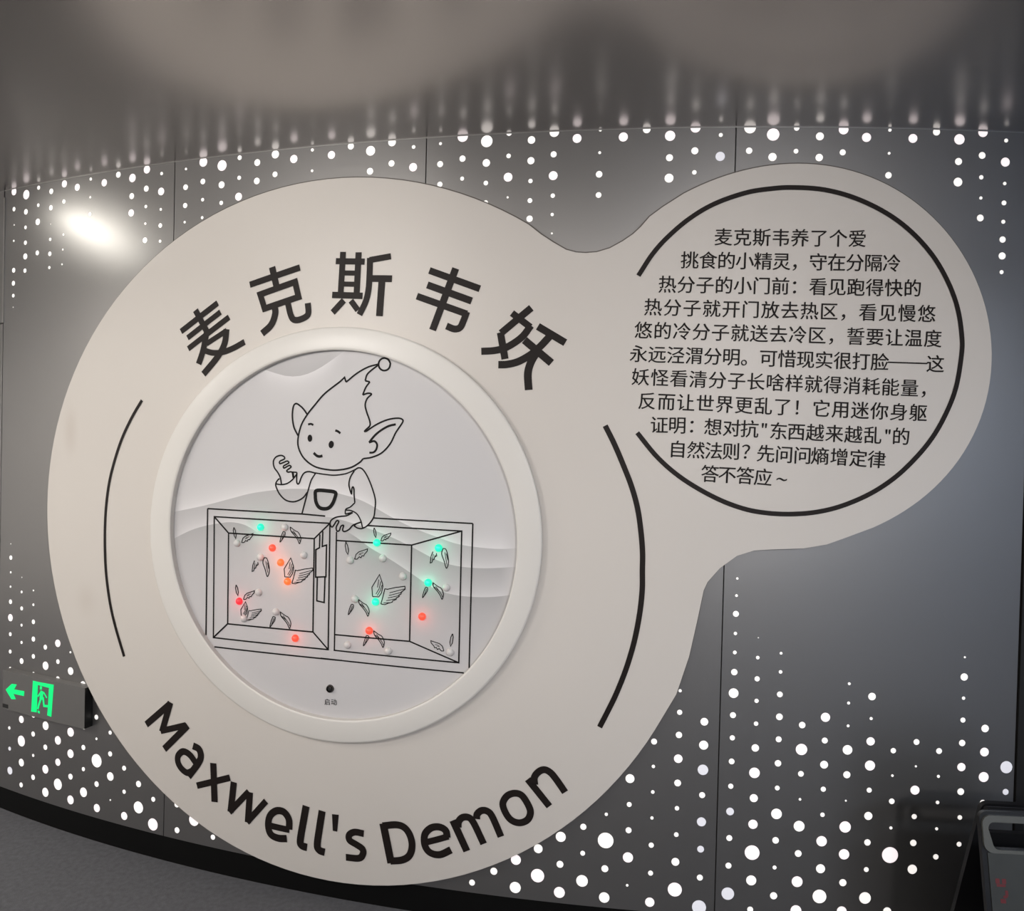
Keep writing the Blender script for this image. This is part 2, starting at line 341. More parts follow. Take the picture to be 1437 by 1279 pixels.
BOARD_OUTLINE = [(-0.7115,-0.8662),(-0.7359,-0.9078),(-0.7622,-0.9485),(-0.7902,-0.9882),(-0.82,-1.0269),(-0.8516,-1.0646),(-0.8848,-1.101),(-0.9198,-1.1362),(-0.9563,-1.1701),(-0.9945,-1.2025),(-1.0342,-1.2335),(-1.0755,-1.2629),(-1.1181,-1.2907),(-1.1622,-1.3168),(-1.2076,-1.341),(-1.2543,-1.3634),(-1.3021,-1.3839),(-1.3511,-1.4024),(-1.401,-1.4188),(-1.4519,-1.4331),(-1.5036,-1.4453),(-1.5559,-1.4552),(-1.6089,-1.4629),(-1.6623,-1.4684),(-1.7161,-1.4715),(-1.7702,-1.4724),(-1.8243,-1.4709),(-1.8785,-1.4672),(-1.9325,-1.4611),(-1.9862,-1.4528),(-2.0396,-1.4423),(-2.0924,-1.4295),(-2.1447,-1.4146),(-2.1962,-1.3976),(-2.2469,-1.3785),(-2.2966,-1.3574),(-2.3454,-1.3344),(-2.393,-1.3096),(-2.4394,-1.2829),(-2.4846,-1.2546),(-2.5284,-1.2246),(-2.5709,-1.193),(-2.6119,-1.16),(-2.6513,-1.1255),(-2.6893,-1.0897),(-2.7257,-1.0525),(-2.7604,-1.0141),(-2.7935,-0.9746),(-2.8248,-0.9338),(-2.8544,-0.892),(-2.8822,-0.8492),(-2.9082,-0.8053),(-2.9322,-0.7605),(-2.9543,-0.7147),(-2.9743,-0.6681),(-2.9923,-0.6207),(-3.0081,-0.5725),(-3.0217,-0.5236),(-3.0329,-0.474),(-3.0418,-0.4238),(-3.0483,-0.373),(-3.0522,-0.3219),(-3.0535,-0.2703),(-3.0522,-0.2185),(-3.0481,-0.1665),(-3.0413,-0.1145),(-3.0318,-0.0625),(-3.0194,-0.0107),(-3.0042,0.0408),(-2.9862,0.0919),(-2.9654,0.1423),(-2.9419,0.1921),(-2.9156,0.241),(-2.8867,0.2889),(-2.8552,0.3357),(-2.8213,0.3812),(-2.7849,0.4253),(-2.7463,0.4679),(-2.7056,0.5089),(-2.6628,0.548),(-2.6182,0.5854),(-2.5719,0.6207),(-2.5239,0.654),(-2.4746,0.6852),(-2.424,0.7141),(-2.3723,0.7408),(-2.3196,0.7652),(-2.2662,0.7873),(-2.2121,0.8069),(-2.1575,0.8241),(-2.1026,0.839),(-2.0474,0.8514),(-1.9922,0.8614),(-1.9371,0.869),(-1.8821,0.8742),(-1.8275,0.8771),(-1.7732,0.8777),(-1.7195,0.876),(-1.6664,0.8721),(-1.614,0.866),(-1.5624,0.8579),(-1.5116,0.8477),(-1.4618,0.8355),(-1.413,0.8214),(-1.3652,0.8055),(-1.3185,0.7878),(-1.273,0.7684),(-1.2286,0.7473),(-1.1854,0.7247),(-1.1435,0.7005),(-1.1053,0.6704),(-1.0655,0.644),(-1.0242,0.6198),(-0.9921,0.611),(-0.964,0.6087),(-0.9283,0.6112),(-0.889,0.6229),(-0.8498,0.6446),(-0.8191,0.666),(-0.7962,0.6877),(-0.7696,0.7195),(-0.7313,0.7484),(-0.6675,0.7898),(-0.643,0.8023),(-0.6182,0.814),(-0.5932,0.8248),(-0.5679,0.8346),(-0.5423,0.8436),(-0.5165,0.8516),(-0.4905,0.8586),(-0.4642,0.8647),(-0.4377,0.8698),(-0.4109,0.8738),(-0.384,0.8768),(-0.3569,0.8787),(-0.3297,0.8794),(-0.3024,0.879),(-0.2751,0.8774),(-0.2477,0.8745),(-0.2204,0.8704),(-0.1933,0.8651),(-0.1663,0.8584),(-0.1395,0.8505),(-0.1131,0.8414),(-0.087,0.8309),(-0.0614,0.8192),(-0.0363,0.8063),(-0.0118,0.7922),(0.0121,0.7768),(0.0353,0.7603),(0.0577,0.7427),(0.0793,0.724),(0.1001,0.7043),(0.1199,0.6836),(0.1387,0.6619),(0.1565,0.6393),(0.1732,0.6159),(0.1888,0.5917),(0.2032,0.5667),(0.2164,0.541),(0.2283,0.5147),(0.2389,0.4879),(0.2482,0.4605),(0.256,0.4327),(0.2625,0.4045),(0.2676,0.376),(0.2711,0.3473),(0.2732,0.3184),(0.2737,0.2895),(0.2727,0.2606),(0.2702,0.2318),(0.2661,0.2032),(0.2605,0.1748),(0.2534,0.1468),(0.2448,0.1193),(0.2347,0.0923),(0.2232,0.066),(0.2104,0.0403),(0.1963,0.0154),(0.1809,-0.0087),(0.1643,-0.0319),(0.1466,-0.0541),(0.1279,-0.0754),(0.1083,-0.0957),(0.0878,-0.1149),(0.0666,-0.1331),(0.0446,-0.1502),(0.022,-0.1663),(-0.0012,-0.1814),(-0.0248,-0.1955),(-0.0489,-0.2086),(-0.0734,-0.2207),(-0.1603,-0.256),(-0.2112,-0.2759),(-0.2815,-0.2899),(-0.3755,-0.2957),(-0.4288,-0.3009),(-0.4797,-0.319),(-0.5301,-0.3591),(-0.5654,-0.4022),(-0.5766,-0.429),(-0.5925,-0.5178),(-0.6152,-0.6359),(-0.651,-0.755)]
RING_INNER = [(-1.9265,0.2871),(-1.9566,0.279),(-1.9864,0.2694),(-2.0158,0.2583),(-2.0448,0.2458),(-2.0732,0.2318),(-2.101,0.2164),(-2.1282,0.1996),(-2.1545,0.1815),(-2.18,0.162),(-2.2045,0.1412),(-2.2281,0.1192),(-2.2505,0.0959),(-2.2717,0.0715),(-2.2916,0.0461),(-2.3102,0.0196),(-2.3274,-0.0079),(-2.3431,-0.0362),(-2.3572,-0.0654),(-2.3698,-0.0952),(-2.3807,-0.1257),(-2.3899,-0.1568),(-2.3973,-0.1882),(-2.4029,-0.2201),(-2.4068,-0.2522),(-2.4088,-0.2845),(-2.409,-0.3168),(-2.4073,-0.3491),(-2.4039,-0.3813),(-2.3986,-0.4132),(-2.3915,-0.4448),(-2.3826,-0.4759),(-2.372,-0.5065),(-2.3598,-0.5366),(-2.3459,-0.5659),(-2.3304,-0.5944),(-2.3135,-0.6221),(-2.295,-0.6489),(-2.2753,-0.6746),(-2.2542,-0.6993),(-2.2319,-0.7229),(-2.2084,-0.7453),(-2.1839,-0.7664),(-2.1584,-0.7863),(-2.132,-0.8049),(-2.1049,-0.8222),(-2.077,-0.8381),(-2.0484,-0.8525),(-2.0193,-0.8656),(-1.9898,-0.8772),(-1.9598,-0.8874),(-1.9296,-0.8961),(-1.8991,-0.9034),(-1.8684,-0.9092),(-1.8377,-0.9136),(-1.8069,-0.9164),(-1.7763,-0.9179),(-1.7457,-0.9179),(-1.7154,-0.9164),(-1.6853,-0.9136),(-1.6556,-0.9093),(-1.6262,-0.9037),(-1.5973,-0.8967),(-1.569,-0.8884),(-1.5411,-0.8788),(-1.5139,-0.8679),(-1.4874,-0.8558),(-1.4616,-0.8424),(-1.4365,-0.8279),(-1.4123,-0.8123),(-1.3889,-0.7955),(-1.3664,-0.7777),(-1.3449,-0.7588),(-1.3244,-0.739),(-1.3048,-0.7182),(-1.2864,-0.6965),(-1.269,-0.674),(-1.2527,-0.6507),(-1.2376,-0.6267),(-1.2236,-0.602),(-1.2108,-0.5766),(-1.1993,-0.5507),(-1.189,-0.5242),(-1.1799,-0.4972),(-1.1722,-0.4699),(-1.1657,-0.4422),(-1.1605,-0.4142),(-1.1566,-0.386),(-1.154,-0.3576),(-1.1528,-0.329),(-1.1528,-0.3005),(-1.1542,-0.2719),(-1.1569,-0.2434),(-1.1609,-0.2151),(-1.1662,-0.1869),(-1.1728,-0.159),(-1.1806,-0.1314),(-1.1898,-0.1042),(-1.2001,-0.0774),(-1.2117,-0.0511),(-1.2246,-0.0253),(-1.2385,-0.0001),(-1.2537,0.0244),(-1.27,0.0482),(-1.2873,0.0712),(-1.3058,0.0934),(-1.3253,0.1148),(-1.3457,0.1352),(-1.3672,0.1547),(-1.3896,0.1732),(-1.4128,0.1906),(-1.4369,0.207),(-1.4618,0.2222),(-1.4875,0.2362),(-1.5138,0.2491),(-1.5409,0.2607),(-1.5685,0.271),(-1.5967,0.2801),(-1.6253,0.2878),(-1.6545,0.2942),(-1.684,0.2991),(-1.7138,0.3027),(-1.7439,0.3048),(-1.7743,0.3056),(-1.8047,0.3048),(-1.8352,0.3026),(-1.8657,0.2989),(-1.8962,0.2938)]
RING_OUTER = [(-1.8945,0.3697),(-1.929,0.3628),(-1.9632,0.3542),(-1.9973,0.3439),(-2.0309,0.332),(-2.0642,0.3184),(-2.0969,0.3032),(-2.1291,0.2863),(-2.1605,0.2679),(-2.1911,0.2479),(-2.2208,0.2264),(-2.2495,0.2033),(-2.2771,0.1789),(-2.3036,0.153),(-2.3287,0.1258),(-2.3524,0.0973),(-2.3746,0.0676),(-2.3953,0.0368),(-2.4143,0.0049),(-2.4316,-0.0279),(-2.447,-0.0616),(-2.4605,-0.0961),(-2.4721,-0.1312),(-2.4817,-0.1669),(-2.4892,-0.203),(-2.4946,-0.2394),(-2.4979,-0.2761),(-2.499,-0.3128),(-2.498,-0.3496),(-2.4949,-0.3861),(-2.4896,-0.4224),(-2.4822,-0.4584),(-2.4728,-0.4938),(-2.4613,-0.5286),(-2.4478,-0.5628),(-2.4325,-0.5961),(-2.4153,-0.6285),(-2.3963,-0.6599),(-2.3756,-0.6903),(-2.3533,-0.7195),(-2.3296,-0.7474),(-2.3044,-0.7741),(-2.2778,-0.7994),(-2.2501,-0.8233),(-2.2212,-0.8457),(-2.1913,-0.8666),(-2.1605,-0.886),(-2.1289,-0.9039),(-2.0966,-0.9201),(-2.0636,-0.9348),(-2.0301,-0.9478),(-1.9961,-0.9591),(-1.9618,-0.9689),(-1.9273,-0.9769),(-1.8926,-0.9834),(-1.8578,-0.9881),(-1.823,-0.9913),(-1.7883,-0.9928),(-1.7537,-0.9927),(-1.7194,-0.9911),(-1.6853,-0.9878),(-1.6517,-0.983),(-1.6185,-0.9767),(-1.5857,-0.9688),(-1.5536,-0.9595),(-1.5221,-0.9487),(-1.4912,-0.9365),(-1.4612,-0.923),(-1.4319,-0.908),(-1.4035,-0.8918),(-1.3759,-0.8743),(-1.3494,-0.8556),(-1.3238,-0.8357),(-1.2992,-0.8147),(-1.2758,-0.7926),(-1.2535,-0.7694),(-1.2323,-0.7452),(-1.2124,-0.7201),(-1.1937,-0.6942),(-1.1762,-0.6674),(-1.1601,-0.6398),(-1.1453,-0.6115),(-1.1318,-0.5826),(-1.1197,-0.5531),(-1.109,-0.523),(-1.0997,-0.4925),(-1.0919,-0.4616),(-1.0855,-0.4303),(-1.0805,-0.3988),(-1.0771,-0.3671),(-1.075,-0.3352),(-1.0745,-0.3033),(-1.0754,-0.2714),(-1.0778,-0.2396),(-1.0817,-0.2079),(-1.087,-0.1764),(-1.0937,-0.1451),(-1.1019,-0.1142),(-1.1115,-0.0838),(-1.1226,-0.0537),(-1.1349,-0.0243),(-1.1487,0.0046),(-1.1638,0.0328),(-1.1801,0.0603),(-1.1978,0.0871),(-1.2167,0.1129),(-1.2368,0.1379),(-1.2581,0.162),(-1.2805,0.185),(-1.304,0.207),(-1.3286,0.2279),(-1.3542,0.2476),(-1.3808,0.2662),(-1.4083,0.2835),(-1.4367,0.2995),(-1.4659,0.3142),(-1.4958,0.3275),(-1.5265,0.3394),(-1.5579,0.3499),(-1.5899,0.3589),(-1.6224,0.3664),(-1.6554,0.3724),(-1.6888,0.3768),(-1.7226,0.3797),(-1.7567,0.381),(-1.791,0.3806),(-1.8255,0.3786),(-1.86,0.375)]
BOARD_ARCS = [('c',0.0146,[(-0.7996,0.5375),(-0.7587,0.6036),(-0.713,0.6569),(-0.6488,0.7129),(-0.5753,0.7573),(-0.4831,0.7904),(-0.4091,0.8028),(-0.3443,0.8069),(-0.2513,0.8012),(-0.1575,0.7772),(-0.0628,0.7338),(0.0141,0.6792),(0.0825,0.6076),(0.1326,0.527),(0.1638,0.4478),(0.179,0.3632),(0.179,0.3065),(0.1666,0.2164),(0.143,0.1448),(0.1045,0.0681),(0.0543,0.0005),(-0.01,-0.0645),(-0.0838,-0.1166),(-0.1671,-0.1557),(-0.2414,-0.1767),(-0.316,-0.1854),(-0.3908,-0.1846),(-0.4659,-0.1725),(-0.551,-0.1414),(-0.6464,-0.0885),(-0.7235,-0.026),(-0.791,0.0524)]),('c',0.0123,[(-2.569,0.1374),(-2.6141,0.0762),(-2.6608,-0.0022),(-2.6973,-0.0896),(-2.7231,-0.1775),(-2.7366,-0.2779),(-2.7388,-0.3864),(-2.7307,-0.5025),(-2.7082,-0.617),(-2.6787,-0.7053),(-2.6339,-0.8094)]),('c',0.0168,[(-0.8895,0.0724),(-0.8599,0.0159),(-0.83,-0.0508),(-0.8028,-0.1175),(-0.7832,-0.1843),(-0.7712,-0.2565),(-0.765,-0.3185),(-0.7641,-0.3755),(-0.763,-0.4306),(-0.7668,-0.4893),(-0.7753,-0.5529),(-0.7879,-0.6168),(-0.8082,-0.6903),(-0.8331,-0.7598),(-0.8563,-0.8135),(-0.8831,-0.8713)])]
TITLE = [
('麦',[('l',0.0214,[(-2.397,0.3824),(-2.2426,0.4779)]),('l',0.02,[(-2.3681,0.3591),(-2.2301,0.446)]),('l',0.0205,[(-2.3645,0.3203),(-2.1945,0.4272)]),('l',0.0232,[(-2.3359,0.4563),(-2.287,0.3811),(-2.28,0.367)]),('c',0.0239,[(-2.2869,0.3756),(-2.296,0.3312),(-2.3035,0.3035),(-2.3183,0.2657)]),('l',0.0191,[(-2.2861,0.3366),(-2.2026,0.3812)]),('c',0.0242,[(-2.204,0.3857),(-2.2114,0.3351),(-2.2399,0.2886),(-2.2972,0.2297)]),('c',0.021,[(-2.295,0.3133),(-2.2601,0.3044),(-2.2205,0.3054),(-2.1753,0.319),(-2.1297,0.3402)])]),
('克',[('l',0.0219,[(-2.113,0.536),(-1.9206,0.587)]),('l',0.0245,[(-2.0271,0.5931),(-2.0072,0.5228)]),('lc',0.022,[(-2.0715,0.5013),(-1.938,0.5391),(-1.9238,0.4879),(-2.053,0.4525)]),('c',0.0243,[(-2.015,0.4612),(-2.0114,0.4341),(-2.0259,0.3967),(-2.0611,0.3672)]),('c',0.022,[(-1.9635,0.4677),(-1.9537,0.4326),(-1.9425,0.4136),(-1.9233,0.4105),(-1.8968,0.4195),(-1.8858,0.4336),(-1.8889,0.4667)])]),
('斯',[('l',0.0203,[(-1.7889,0.603),(-1.6858,0.5976)]),('l',0.0209,[(-1.7633,0.6329),(-1.7692,0.4889)]),('l',0.0218,[(-1.7077,0.6292),(-1.7119,0.4874)]),('l',0.0169,[(-1.7663,0.5633),(-1.7096,0.5604)]),('l',0.0169,[(-1.7655,0.5265),(-1.7105,0.5239)]),('l',0.0214,[(-1.7997,0.4912),(-1.6905,0.4853)]),('l',0.0215,[(-1.7569,0.4723),(-1.7967,0.4327)]),('l',0.02,[(-1.7319,0.4706),(-1.7063,0.4387)]),('l',0.0202,[(-1.6686,0.6022),(-1.5943,0.6122)]),('c',0.0214,[(-1.6671,0.6095),(-1.6675,0.5565),(-1.6703,0.5046),(-1.6795,0.4658),(-1.7004,0.4234)]),('l',0.0223,[(-1.6644,0.5419),(-1.5889,0.5388)]),('l',0.0238,[(-1.6239,0.5345),(-1.6301,0.4175)])]),
('韦',[('l',0.022,[(-1.4627,0.5624),(-1.2948,0.5006)]),('l',0.0231,[(-1.4686,0.5161),(-1.3205,0.4621)]),('l',0.0221,[(-1.5029,0.4805),(-1.3354,0.4207)]),('c',0.0223,[(-1.3356,0.4283),(-1.3475,0.3952),(-1.3572,0.3775),(-1.3753,0.3732),(-1.4017,0.3831)]),('l',0.0238,[(-1.3752,0.5671),(-1.4476,0.3701)])]),
('妖',[('l',0.0229,[(-1.1285,0.4389),(-1.2234,0.3592)]),('l',0.023,[(-1.2252,0.3614),(-1.2085,0.2771)]),('l',0.0217,[(-1.1898,0.4227),(-1.1301,0.3779)]),('c',0.0228,[(-1.1285,0.3831),(-1.157,0.346),(-1.2028,0.3153),(-1.2426,0.3043),(-1.2856,0.3016)]),('l',0.0234,[(-1.1065,0.3804),(-1.0192,0.3293)]),('c',0.0237,[(-1.0674,0.3504),(-1.0971,0.3177),(-1.1271,0.2914),(-1.1662,0.2694),(-1.2015,0.2605),(-1.2295,0.2594)]),('l',0.0244,[(-1.148,0.3373),(-1.061,0.2657)]),('c',0.0247,[(-1.1076,0.3003),(-1.1265,0.2652),(-1.1345,0.2302),(-1.1306,0.18)])])]
LETTERS = [
("M",[('l',0.0247,[(-2.5241,-1.0452),(-2.4156,-0.9533)]),('l',0.0259,[(-2.4157,-0.9486),(-2.4516,-1.0617)]),('l',0.0223,[(-2.4576,-1.059),(-2.3449,-1.0211)]),('l',0.0251,[(-2.3378,-1.0213),(-2.44,-1.1217)])]),
("a",[('c',0.0261,[(-2.3137,-1.0903),(-2.2889,-1.0983),(-2.2794,-1.1202),(-2.2879,-1.146),(-2.3311,-1.2033)]),('c',0.0242,[(-2.2969,-1.1532),(-2.3271,-1.1246),(-2.3557,-1.1173),(-2.3769,-1.1354),(-2.3779,-1.1591),(-2.3616,-1.18),(-2.3364,-1.1906),(-2.3153,-1.1813)])]),
("x",[('l',0.0263,[(-2.2265,-1.1388),(-2.2181,-1.2754)]),('l',0.023,[(-2.2939,-1.2299),(-2.1566,-1.1794)])]),
("w",[('l',0.0255,[(-2.1403,-1.1923),(-2.1514,-1.2999)]),('l',0.0224,[(-2.1567,-1.3008),(-2.0792,-1.216)]),('l',0.0251,[(-2.0752,-1.2176),(-2.0808,-1.3247)]),('l',0.0221,[(-2.0847,-1.3242),(-2.0109,-1.2383)])]),
("e",[('c',0.022,[(-1.9944,-1.3206),(-1.9564,-1.3223),(-1.9188,-1.3235)]),('c',0.0252,[(-1.9201,-1.3221),(-1.9221,-1.2876),(-1.9419,-1.2654),(-1.9702,-1.2659),(-1.9939,-1.2865),(-2.0008,-1.3199),(-1.9906,-1.3494),(-1.9619,-1.3587),(-1.9281,-1.3548)])]),
("l",[('c',0.0263,[(-1.8578,-1.232),(-1.8687,-1.2961),(-1.8773,-1.3533),(-1.8714,-1.3691),(-1.8511,-1.3725)])]),
("l",[('c',0.0258,[(-1.7982,-1.2399),(-1.8066,-1.2977),(-1.8138,-1.3571),(-1.8061,-1.3742),(-1.7856,-1.3787)])]),
("'",[('p',0,[(-1.7621,-1.2457),(-1.7372,-1.2444),(-1.7419,-1.3024),(-1.7579,-1.3015)])]),
("s",[('c',0.023,[(-1.6465,-1.2951),(-1.6785,-1.2942),(-1.6981,-1.3064),(-1.6965,-1.3243),(-1.6717,-1.3354),(-1.6511,-1.3461),(-1.6479,-1.362),(-1.662,-1.3794),(-1.7088,-1.3833)])]),
("D",[('l',0.0266,[(-1.5797,-1.2517),(-1.5489,-1.3793)]),('c',0.0237,[(-1.5812,-1.2601),(-1.536,-1.2502),(-1.5078,-1.2546),(-1.4877,-1.2763),(-1.4785,-1.3101),(-1.4861,-1.3435),(-1.5109,-1.3631),(-1.5525,-1.3728)])]),
("e",[('c',0.0206,[(-1.4317,-1.2943),(-1.3962,-1.2812),(-1.3572,-1.2656)]),('c',0.0235,[(-1.3609,-1.2709),(-1.3669,-1.2476),(-1.389,-1.2386),(-1.4163,-1.2457),(-1.4361,-1.2696),(-1.4353,-1.3044),(-1.4172,-1.3261),(-1.3842,-1.3288),(-1.3475,-1.3081)])]),
("m",[('l',0.0242,[(-1.3438,-1.2118),(-1.2951,-1.3059)]),('c',0.0228,[(-1.3254,-1.232),(-1.3242,-1.2132),(-1.3111,-1.1984),(-1.2896,-1.1971),(-1.2731,-1.2153),(-1.2406,-1.2761)]),('c',0.0227,[(-1.2654,-1.1986),(-1.2642,-1.1826),(-1.2501,-1.1694),(-1.2314,-1.1695),(-1.2151,-1.1851),(-1.1851,-1.2467)])]),
("o",[('cc',0.0223,[(-1.1818,-1.1395),(-1.1692,-1.1146),(-1.1459,-1.1029),(-1.1222,-1.1074),(-1.1017,-1.1342),(-1.0928,-1.1594),(-1.1021,-1.1839),(-1.1279,-1.1959),(-1.1543,-1.1892),(-1.1733,-1.1665)])]),
("n",[('l',0.0222,[(-1.1042,-1.0539),(-1.0333,-1.1339)]),('c',0.0223,[(-1.0814,-1.0696),(-1.083,-1.0462),(-1.0695,-1.0268),(-1.0516,-1.0189),(-1.0333,-1.0262),(-1.0148,-1.0454),(-0.9851,-1.0848)])])]
TEXT = [
('麦克斯韦养了个爱',[(-0.5464,0.6558),(-0.4892,0.6553),(-0.4321,0.655),(-0.375,0.6548),(-0.3179,0.6547),(-0.2608,0.6547),(-0.2036,0.6549),(-0.1464,0.6551)]),
('挑食的小精灵，守在分隔冷',[(-0.6454,0.5853),(-0.5903,0.5845),(-0.5353,0.5839),(-0.4804,0.5834),(-0.4256,0.5829),(-0.3708,0.5826),(-0.3161,0.5824),(-0.2613,0.5823),(-0.2064,0.5823),(-0.1515,0.5824),(-0.0965,0.5826),(-0.0412,0.5829)]),
('热分子的小门前：看见跑得快的',[(-0.7111,0.5107),(-0.6542,0.51),(-0.5975,0.5094),(-0.5409,0.5089),(-0.4845,0.5085),(-0.4281,0.5082),(-0.3718,0.5079),(-0.3155,0.5078),(-0.2592,0.5078),(-0.2028,0.5079),(-0.1463,0.508),(-0.0897,0.5083),(-0.0329,0.5087),(0.0241,0.5091)]),
('热分子就开门放去热区，看见慢悠',[(-0.7526,0.4407),(-0.6935,0.4395),(-0.6346,0.4385),(-0.5759,0.4375),(-0.5173,0.4366),(-0.4588,0.4359),(-0.4004,0.4352),(-0.342,0.4346),(-0.2837,0.4341),(-0.2252,0.4337),(-0.1667,0.4334),(-0.1081,0.4331),(-0.0492,0.433),(0.0098,0.4329),(0.0691,0.433)]),
('悠的冷分子就送去冷区，誓要让温度',[(-0.7801,0.3695),(-0.7216,0.3682),(-0.6632,0.367),(-0.6051,0.3658),(-0.5472,0.3648),(-0.4893,0.3638),(-0.4316,0.3629),(-0.3739,0.3621),(-0.3162,0.3613),(-0.2585,0.3606),(-0.2008,0.36),(-0.1429,0.3595),(-0.0849,0.359),(-0.0267,0.3586),(0.0317,0.3583),(0.0904,0.3581)]),
('永远泾渭分明。可惜现实很打脸——这',[(-0.7925,0.2963),(-0.7361,0.295),(-0.68,0.2937),(-0.6241,0.2925),(-0.5683,0.2913),(-0.5127,0.2902),(-0.4572,0.2892),(-0.4017,0.2882),(-0.3462,0.2873),(-0.2908,0.2864),(-0.2353,0.2856),(-0.1797,0.2848),(-0.124,0.2841),(-0.0682,0.2834),(-0.0122,0.2828),(0.044,0.2823),(0.1005,0.2818)]),
('妖怪看清分子长啥样就得消耗能量，',[(-0.7849,0.2251),(-0.7265,0.2235),(-0.6684,0.2219),(-0.6104,0.2204),(-0.5526,0.2189),(-0.495,0.2175),(-0.4374,0.2161),(-0.3799,0.2148),(-0.3224,0.2135),(-0.2649,0.2123),(-0.2073,0.2111),(-0.1496,0.2099),(-0.0918,0.2088),(-0.0338,0.2078),(0.0245,0.2067),(0.0829,0.2058)]),
('反而让世界更乱了！它用迷你身躯',[(-0.7631,0.1513),(-0.7043,0.1497),(-0.6458,0.1482),(-0.5874,0.1467),(-0.5292,0.1452),(-0.4711,0.1437),(-0.4131,0.1423),(-0.3551,0.141),(-0.2972,0.1396),(-0.2391,0.1383),(-0.181,0.137),(-0.1228,0.1358),(-0.0644,0.1345),(-0.0058,0.1333),(0.053,0.1322)]),
('证明：想对抗"东西越来越乱"的',[(-0.7243,0.0779),(-0.6696,0.0781),(-0.6113,0.0774),(-0.5615,0.0747),(-0.5054,0.073),(-0.4521,0.0713),(-0.4091,0.0704),(-0.3652,0.0666),(-0.312,0.0659),(-0.2559,0.0643),(-0.1979,0.0628),(-0.1408,0.0613),(-0.0826,0.0608),(-0.0374,0.06),(0.0032,0.059)]),
('自然法则？先问问熵增定律',[(-0.6667,0.0042),(-0.6112,0.0027),(-0.5577,0.002),(-0.5053,0.0014),(-0.4473,0.0009),(-0.4015,-0.0028),(-0.3464,-0.0043),(-0.2912,-0.0058),(-0.2389,-0.0065),(-0.1809,-0.0079),(-0.1236,-0.0103),(-0.0681,-0.0128)]),
('答不答应~',[(-0.567,-0.069),(-0.5155,-0.0706),(-0.4612,-0.072),(-0.4069,-0.0754),(-0.3517,-0.0806)])]
